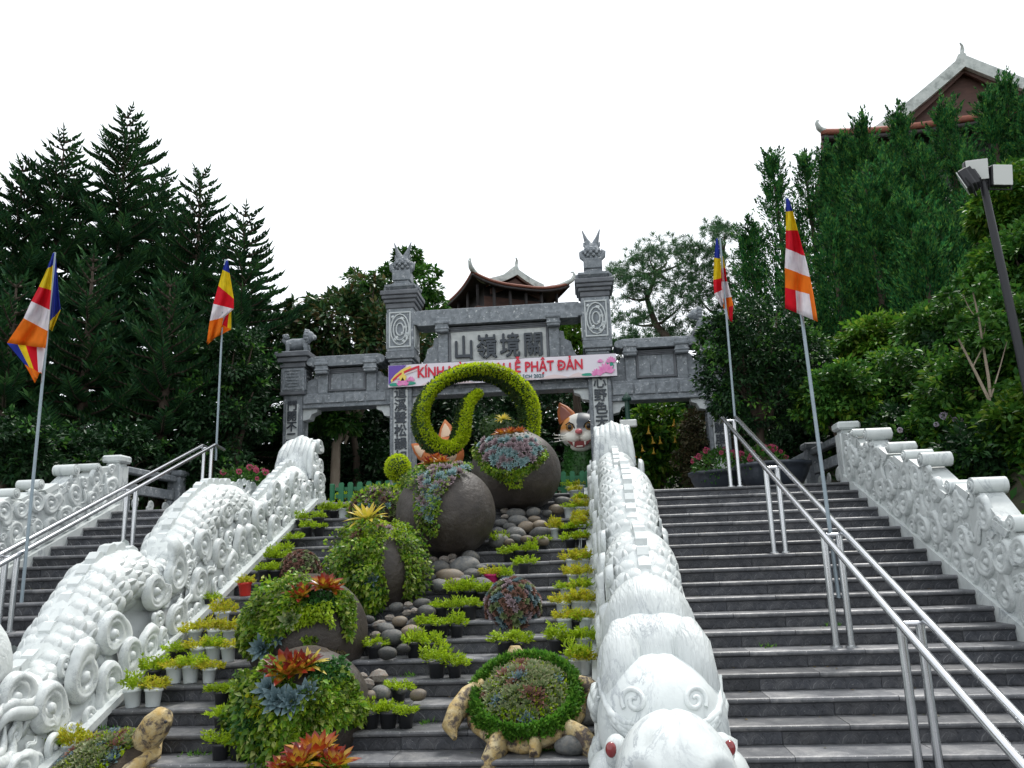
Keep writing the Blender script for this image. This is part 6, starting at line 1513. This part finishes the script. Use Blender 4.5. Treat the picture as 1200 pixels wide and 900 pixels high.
for i, (px, py, Y, r, lab) in enumerate([
    (903, 176, 24.0, .85, 'leftmost tall cypress on the slope, two-pronged tip against the sky'), (940, 173, 24.5, .85, 'cypress with a thin tip just left of the hilltop hall'), (876, 262, 23.0, .7, 'short cypress at the left foot of the cypress row'), (985, 160, 23.0, .95, 'cypress directly below the curled eave tip of the hall'), (967, 172, 23.6, .7, 'leftmost cypress of the dense row, under the very tip of the hall eave'), (1007, 132, 22.6, .75, 'narrow cypress spire crossing the left eave of the hall'),
    (1034, 174, 22.4, .9, 'cypress below the left verge of the hall'), (1052, 126, 22.8, .8, 'cypress spire in front of the pale verge board'), (1078, 178, 22.0, .9, 'cypress in front of the hall eave, third right of the narrow spire'), (1103, 118, 22.6, .95, 'full cypress below the gable apex of the hall'), (1131, 184, 21.6, .9, 'low-tipped cypress in front of the dark gable opening'), (1156, 112, 22.4, .85, 'cypress covering the right half of the gable'), (1174, 90, 22.8, .85, 'tallest cypress on the right, its tip crossing the right verge'), (1200, 112, 22.0, .95, 'cypress at the right edge of the photo'),
    (1012, 205, 19.6, .7, 'pale-tipped young cypress in front of the tall row'), (1034, 188, 19.8, .65, 'slender young cypress with a light leader before the row'), (970, 250, 20.0, .8, 'lower cypress behind the tall right flag'), (1062, 232, 19.0, .8, 'bushy cypress lower on the slope, centre of the row'), (1135, 236, 19.0, .85, 'bushy cypress just left of the floodlights'), (1078, 285, 17.6, .7, 'lowest small cypress, above the ferny shrub'), (1100, 260, 18.6, .8, 'bushy cypress above the pale slender trunks'), (925, 270, 21.0, .85, 'dark cypress filling the gap behind the tall right flag')]): cypress(px, py, Y, r, lab, 80 + i)
def pine(label, x, y, tufts_px, Y, seed, trunk_pts):
    z = ground_z(x, y); root = thing('pine_tree', label, 'tree', (x, y, z), group='open pines behind the right wing of the gate'); O = Vector((x, y, z)); rg = random.Random(seed); b = MB()
    tr = [P(px, py, Y) for px, py in trunk_pts]; tr[0] = Vector((x, y, z - .1)); b.tube([p - O for p in tr], [.20 - .15 * i / (len(tr) - 1) for i in range(len(tr))], 8); cs, ups, ks = [], [], []
    for px, py, r in tufts_px:
        c = P(px, py, Y + rg.uniform(-.8, .8)); rr = 1.3 * r * Y / F_PX; s = min(tr[1:], key=lambda p: (p - c).length + max(0, p.z - c.z) * 2); b.tube([p - O for p in curve_pts(s, c, -.12, 5, 0, px)], [.06, .05, .04, .03, .02, .012], 6)
        for i in range(int(16 + rr * 48)):
            d = Vector((rg.gauss(0, 1), rg.gauss(0, 1), rg.gauss(.1, .6))).normalized(); p = c + Vector((d.x * rr, d.y * rr, d.z * rr * .7)) * rg.uniform(.3, 1); cs.append(tuple(p - O)); ups.append((d.x * .7, d.y * .7, .8)); ks.append(.12)
    b.obj('trunk', M_BARK, root); cs = np.array(cs); n = len(cs); per = 26; idx = np.repeat(np.arange(n), per); D = unit(unit(np.array(ups))[idx] * .7 + RNG.normal(size=(n * per, 3)) * .65); V, F = leaves(cs[idx], D, rdir(n * per), RNG.uniform(.15, .27, n * per), .018, .2); put(npmesh('crown', V, F), 'crown', L_PINE, root)
c = P(800, 470, 25); pine('open pine with a curved bare limb above the right gate wing', c.x, 25, [(742, 315, 26), (760, 300, 24), (785, 295, 30), (812, 300, 24), (730, 345, 22), (755, 335, 28), (790, 330, 30), (735, 375, 20), (765, 375, 22), (722, 322, 14), (800, 355, 26), (748, 400, 18), (728, 405, 20)], 25, 3, [(800, 470), (798, 430), (786, 400), (768, 380), (758, 350), (770, 318)])
c = P(850, 470, 26); pine('dense pine between the gate pine and the cypresses', c.x, 26, [(830, 290, 24), (850, 310, 28), (822, 325, 26), (845, 345, 30), (868, 330, 26), (835, 375, 30), (870, 370, 28), (812, 385, 26), (850, 275, 16), (815, 345, 22), (790, 395, 24), (838, 268, 14)], 26, 4, [(850, 470), (848, 420), (845, 370), (846, 330), (848, 290)])
BK = 'broadleaf trees behind and beside the gate'
broadleaf('broadleaf_tree', 'dark dense bush left of the outer gate pillar below the lowest pine', P(288, 460, 17).x, 17.0, [pxblob(280, 425, 40, 45, 17), pxblob(288, 480, 36, 55, 17), pxblob(250, 490, 45, 60, 17), pxblob(262, 420, 34, 40, 17.4)], 9000, .13, .06, L_DARK, group=BK, second=(L_MID, .08))
broadleaf('magnolia_tree', 'magnolia with bronze leaf backs behind the left wing of the gate', P(425, 430, 21).x, 21.0, [pxblob(400, 385, 55, 48, 21), pxblob(455, 400, 50, 50, 21), pxblob(365, 420, 45, 50, 21.3), pxblob(430, 350, 30, 28, 21), pxblob(362, 368, 22, 26, 21)], 9000, .24, .10, L_MAGN, group=BK)
broadleaf('broadleaf_tree', 'tall tree with rounded clumps rising behind the left dragon-fish finial', P(468, 400, 23.5).x, 23.5, [pxblob(418, 345, 30, 28, 23.5), pxblob(448, 335, 26, 26, 23.5), pxblob(478, 308, 20, 20, 23.5), pxblob(492, 338, 28, 32, 23.5), pxblob(505, 372, 22, 30, 23.5), pxblob(470, 370, 36, 34, 23.5)], 9000, .17, .09, L_MID, group=BK, inner=.3)
for i, (px, py, rx, ry, Y, lab) in enumerate([(395, 520, 62, 62, 23.5, 'dark tree seen through the left gate wing'), (480, 500, 60, 70, 25.0, 'dark tree behind the left main gate pillar'), (560, 485, 62, 62, 25.5, 'dark tree framed by the spiral topiary'), (640, 490, 60, 60, 25.0, 'dark tree behind the calico cat statue'), (720, 470, 50, 60, 26.5, 'dark tree behind the right main gate pillar'), (560, 540, 90, 60, 23.0, 'low dark bush across the central gate opening'), (440, 560, 70, 40, 22.0, 'low dark bush behind the left picket fence'), (340, 540, 50, 60, 21.5, 'dark bush behind the left outer gate pillar'), (300, 400, 60, 60, 26, 'dark tree standing behind the lowest pine'), (860, 440, 60, 70, 24, 'dark tree behind the round clipped tree'), (400, 480, 90, 60, 28.5, 'broad dark tree far behind the left gate wing'), (510, 520, 80, 70, 29.0, 'broad dark tree far behind the central gate opening'), (640, 540, 80, 60, 28.0, 'broad dark tree far behind the cat statue'), (740, 520, 80, 60, 29.0, 'broad dark tree far behind the trumpet shrub')]):
    broadleaf('dark_tree', lab, P(px, py, Y).x, Y, [pxblob(px, py, rx, ry, Y), pxblob(px - rx * .5, py + ry * .4, rx * .7, ry * .7, Y), pxblob(px + rx * .5, py + ry * .45, rx * .7, ry * .7, Y)], 6500, .20, .10, L_DARK, group=BK)
lt = thing('bare_limbed_tree', 'pale crooked limb showing through the left gate wing', 'tree', (P(400, 560, 20).x, 20, Z0)); b = MB(); O = lt.location
lim = [P(392, 575, 20), P(394, 520, 20), P(402, 508, 20), P(412, 497, 20), P(416, 485, 20), P(425, 470, 20)]; b.tube([p - O for p in lim], [.13, .11, .095, .085, .075, .05], 9); b.tube([P(402, 508, 20) - O, P(407, 512, 20) - O, P(404, 520, 20) - O], [.06, .05, .03], 7); b.tube([P(412, 497, 20) - O, P(406, 480, 20) - O, P(398, 465, 20) - O], [.06, .045, .03], 7); b.obj('trunk', M_PALEBARK, lt)
Pp = P(395, 490, 20) - O; put(npmesh('crown', *cat(blob_leaves(tuple(Pp), (.75, .6, .45), 900, .22, .09), blob_leaves(tuple(P(375, 485, 20) - O), (.6, .5, .4), 700, .22, .09))), 'crown', L_MID, lt)
broadleaf('broadleaf_tree', 'small fresh green tree in the gap beside the right main pillar', P(672, 395, 21).x, 21.0, [pxblob(670, 388, 15, 22, 21), pxblob(676, 415, 18, 20, 21)], 2600, .14, .07, L_LIGHT, group=BK)
rt = broadleaf('clipped_tree', 'round clipped dark tree growing from the bowl behind the right handrail', P(897, 540, 15.0).x, 15.0, [pxblob(890, 400, 58, 52, 15), pxblob(860, 440, 42, 50, 15), pxblob(925, 440, 46, 52, 15), pxblob(892, 470, 55, 40, 15), pxblob(842, 395, 24, 26, 15)], 17000, .095, .045, L_DARK, trunk_r=.10, z=Z0 + .35, second=(L_MID, .16))
ts = broadleaf('trumpet_shrub', 'bright green shrub hung with golden trumpet flowers through the right gate wing', P(772, 540, 20).x, 20.0, [pxblob(770, 505, 36, 36, 20), pxblob(755, 535, 26, 34, 20), pxblob(792, 535, 30, 36, 20)], 5000, .20, .09, L_LIGHT, cat_='shrub', second=(L_MID, .3))
rg = random.Random(3); TR = MB().lathe([(.01, .0), (.018, -.08), (.03, -.16), (.055, -.21), (.085, -.235), (.06, -.225), (.0, -.1)], 10).mesh('trumpet_flower')
for px, py in ((764, 517), (773, 517), (791, 517), (741, 533), (752, 527), (751, 541), (790, 497), (766, 530), (760, 505)): p = P(px, py - 6, 19.1); put(VAR.get(TR, L_YELLOWFL), 'trumpet_flower', None, ts, M=T(*(p - ts.location)) @ Ry(rg.uniform(-.2, .2)) @ S(rg.uniform(.65, .9)))
broadleaf('dry_hedge', 'tall column of brown dry foliage beneath the right gate wing', P(825, 540, 18.6).x, 18.6, [pxblob(826, 500, 26, 34, 18.6), pxblob(826, 545, 28, 36, 18.6), pxblob(810, 525, 16, 40, 18.6)], 6000, .10, .04, L_BROWN, cat_='hedge')
for i, (px, py, rx, ry, Y, mat, L, lab, sec) in enumerate([
    (985, 462, 42, 34, 14.0, L_MID, .15, 'leafy shrub behind the right newel post with light tips', (L_LIGHT, .15)), (1062, 455, 56, 44, 14.5, L_MID, .17, 'broad shrub on the slope above the right balustrade', (L_LIGHT, .25)), (1140, 470, 55, 50, 12.2, L_MID, .16, 'shrub around the pale slender trunks on the right slope', (L_LIGHT, .2)), (1030, 398, 46, 30, 17.0, L_LIGHT, .18, 'ferny bright green shrub below the cypress row', None), (1105, 392, 48, 38, 15.5, L_MID, .17, 'dark leafy tree at mid slope under the cypresses', (L_LIGHT, .12)),
    (1190, 400, 44, 60, 12.0, L_MID, .17, 'tall shrub beside the floodlight mast at the right edge', (L_LIGHT, .2)), (1178, 318, 34, 40, 14.0, L_MID, .17, 'leafy tree behind the floodlight mast, mid height', (L_LIGHT, .3)), (1185, 235, 38, 42, 14.5, L_LIGHT, .17, 'fresh green tree directly behind the floodlights', (L_MID, .3)),
    (1165, 545, 52, 44, 11.0, L_DARK, .16, 'dark shrub just behind the lower scroll balustrade', (L_MID, .3)), (1065, 512, 50, 32, 13.2, L_DARK, .15, 'dark shrub behind the upper scroll balustrade', (L_MID, .3)), (1005, 500, 26, 30, 15.0, L_DARK, .14, 'dark shrub beside the right newel post', (L_MID, .2)), (950, 425, 32, 40, 17.5, L_MID, .15, 'shrub at the foot of the slope right of the clipped tree', None), (945, 500, 34, 36, 17.0, L_DARK, .13, 'dark shrub behind the large glazed bowl', None), (1115, 430, 44, 40, 14.8, L_DARK, .16, 'dark shrub between the slender trunks and the broad shrub', (L_MID, .3)), (1215, 500, 44, 50, 10.6, L_LIGHT, .17, 'light green shrub at the right edge above the balustrade', (L_MID, .4)), (1205, 320, 34, 60, 13.5, L_MID, .17, 'tree at the right edge below the floodlights', (L_LIGHT, .3))]):
    broadleaf('slope_shrub', lab, P(px, py, Y).x, Y, [pxblob(px, py, rx, ry, Y), pxblob(px - rx * .55, py + ry * .5, rx * .65, ry * .7, Y + .2), pxblob(px + rx * .5, py + ry * .55, rx * .65, ry * .65, Y - .2)], 7600, L * .72, L * .36, mat, cat_='shrub', group='leafy shrubs on the right-hand slope', trunk_r=.06, second=sec, clump=.26, inner=.35)
for i, (px, py, Y, lab) in enumerate([(60, 540, 13.6, 'dark shrub behind the far left balustrade'), (130, 530, 15.2, 'dark shrub above the left newel post'), (222, 545, 16.2, 'dark shrub behind the left landing railing'), (0, 520, 12.4, 'dark shrub at the left edge behind the balustrade')]):
    broadleaf('dark_shrub', lab, P(px, py, Y).x, Y, [pxblob(px, py, 60, 40, Y), pxblob(px + 30, py + 20, 44, 34, Y)], 3500, .13, .06, L_DARK, cat_='shrub', group='dark shrubs under the left pines', trunk_r=.06, second=(L_MID, .1))
# fallen leaves on the treads
FL = []; rg = random.Random(77)
for _ in range(170):
    k = rg.randrange(0, 19); x = rg.choice([rg.uniform(1.0, 4.0), rg.uniform(1.0, 4.0), rg.uniform(-4.3, -.1), rg.uniform(-7.8, -5.5)]); FL.append((x, Y0 - k * TRD + TRD * rg.betavariate(4, 1.5), Z0 - k * RISE + .006))
nfl = len(FL); V, F = leaves(np.array(FL), np.stack([RNG.normal(size=nfl), RNG.normal(size=nfl), RNG.uniform(-.05, .1, nfl)], 1), np.tile([.05, 0, 1.0], (nfl, 1)), RNG.uniform(.025, .055, nfl), RNG.uniform(.012, .026, nfl), .25); tag(put(npmesh('fallen_leaves', V, F), 'fallen_leaves', L_LITTER), 'scattered fallen leaves lying on the stone treads', 'leaves', kind='stuff')
for px, py, rx, ry, Y, lab in ((1015, 330, 60, 90, 27.5, 'added dark tree standing in for shade between the left cypresses'), (1100, 300, 60, 90, 27.0, 'added dark tree standing in for shade between the middle cypresses'), (1180, 290, 60, 90, 27.0, 'added dark tree standing in for shade between the rightmost cypresses')):
    broadleaf('dark_tree', lab, P(px, py, Y).x, Y, [pxblob(px, py, rx, ry, Y)], 5000, .2, .09, L_DARK, group='added dark trees for the shade between the cypresses')  # added trees; their dark leaves stand in for shade between the cypress columns
# pale slender trunks
st = thing('slender_tree', 'slender pale-barked young tree with thin forked trunks on the right slope', 'tree', (P(1168, 520, 11.2).x, 11.2, ground_z(P(1168, 520, 11.2).x, 11.2))); b = MB(); O = st.location
for pts, r in (([(1170, 540), (1160, 470), (1140, 430), (1122, 395)], .045), ([(1168, 530), (1158, 440), (1148, 380), (1140, 340)], .04), ([(1160, 470), (1172, 430), (1180, 400)], .02), ([(1140, 430), (1150, 410), (1155, 380)], .016), ([(1148, 380), (1135, 360), (1128, 345)], .014)):
    b.tube([P(x, y, 11.2) - O for x, y in pts], [r * .6 * (1 - .55 * i / (len(pts) - 1)) for i in range(len(pts))], 7)
b.obj('trunk', M_PALEBARK, st); put(npmesh('crown', *cat(*[blob_leaves(tuple(P(x, y, 11.2) - O), (.3, .3, .22), 160, .13, .06) for x, y in ((1122, 392), (1140, 338), (1180, 400), (1155, 378), (1128, 345))])), 'crown', L_MID, st)
# hydrangeas behind the balustrade
for px, py, Y, lab in ((1065, 492, 12.6, 'pale lilac hydrangea heads above the upper scroll roll'), (1100, 492, 12.0, 'lilac hydrangea nearest the slender pale trunks'), (1036, 510, 13.0, 'pale hydrangea beside the first scroll roll')):
    p = P(px, py, Y); flowers(p.x, Y, p.z - .35, .32, .34, 240, lab, 'hydrangea', L_MID, 6, L_LILAC)
# undergrowth on the slopes and weeds in the stair joints
n = 16000; xs = np.concatenate([RNG.uniform(4.7, 15, n), RNG.uniform(-15, -8.7, n // 2)]); ys = np.concatenate([RNG.uniform(6, 24, n), RNG.uniform(7, 20, n // 2)]); zs = np.array([ground_z(a, c) for a, c in zip(xs, ys)])
V, F = leaves(np.stack([xs, ys, zs], 1), rdir(len(xs), .8), rdir(len(xs), .5), RNG.uniform(.10, .28, len(xs)), RNG.uniform(.03, .08, len(xs)), .2, .2); tag(put(npmesh('undergrowth', V, F), 'undergrowth', L_MID), 'low leafy undergrowth covering the slopes beside the stairs', 'undergrowth', kind='stuff')
PW = []
rg = random.Random(12)
for px, py in ((233, 872), (500, 846), (228, 876), (120, 868), (700, 893), (640, 886), (900, 750), (975, 738), (480, 795), (455, 640)):
    p, k = on_step(px, py, .28)
    for _ in range(16): PW.append((p.x + rg.gauss(0, .05), min(p.y + rg.gauss(0, .02), Y0 - k * TRD + TRD + .02), p.z))
PW = np.array(PW); V, F = fuzz(PW, np.tile([0, 0, 1.0], (len(PW), 1)), .055, .014, .6); tag(put(npmesh('step_weeds', V, F), 'step_weeds', L_BORDER), 'tiny green weeds sprouting at the back of the treads', 'weeds', kind='stuff')
for o in list(bpy.data.objects):
    if o.type == 'MESH' and o.name.split('.')[0] in ('young_leaves',): tag(o, kind='stuff')
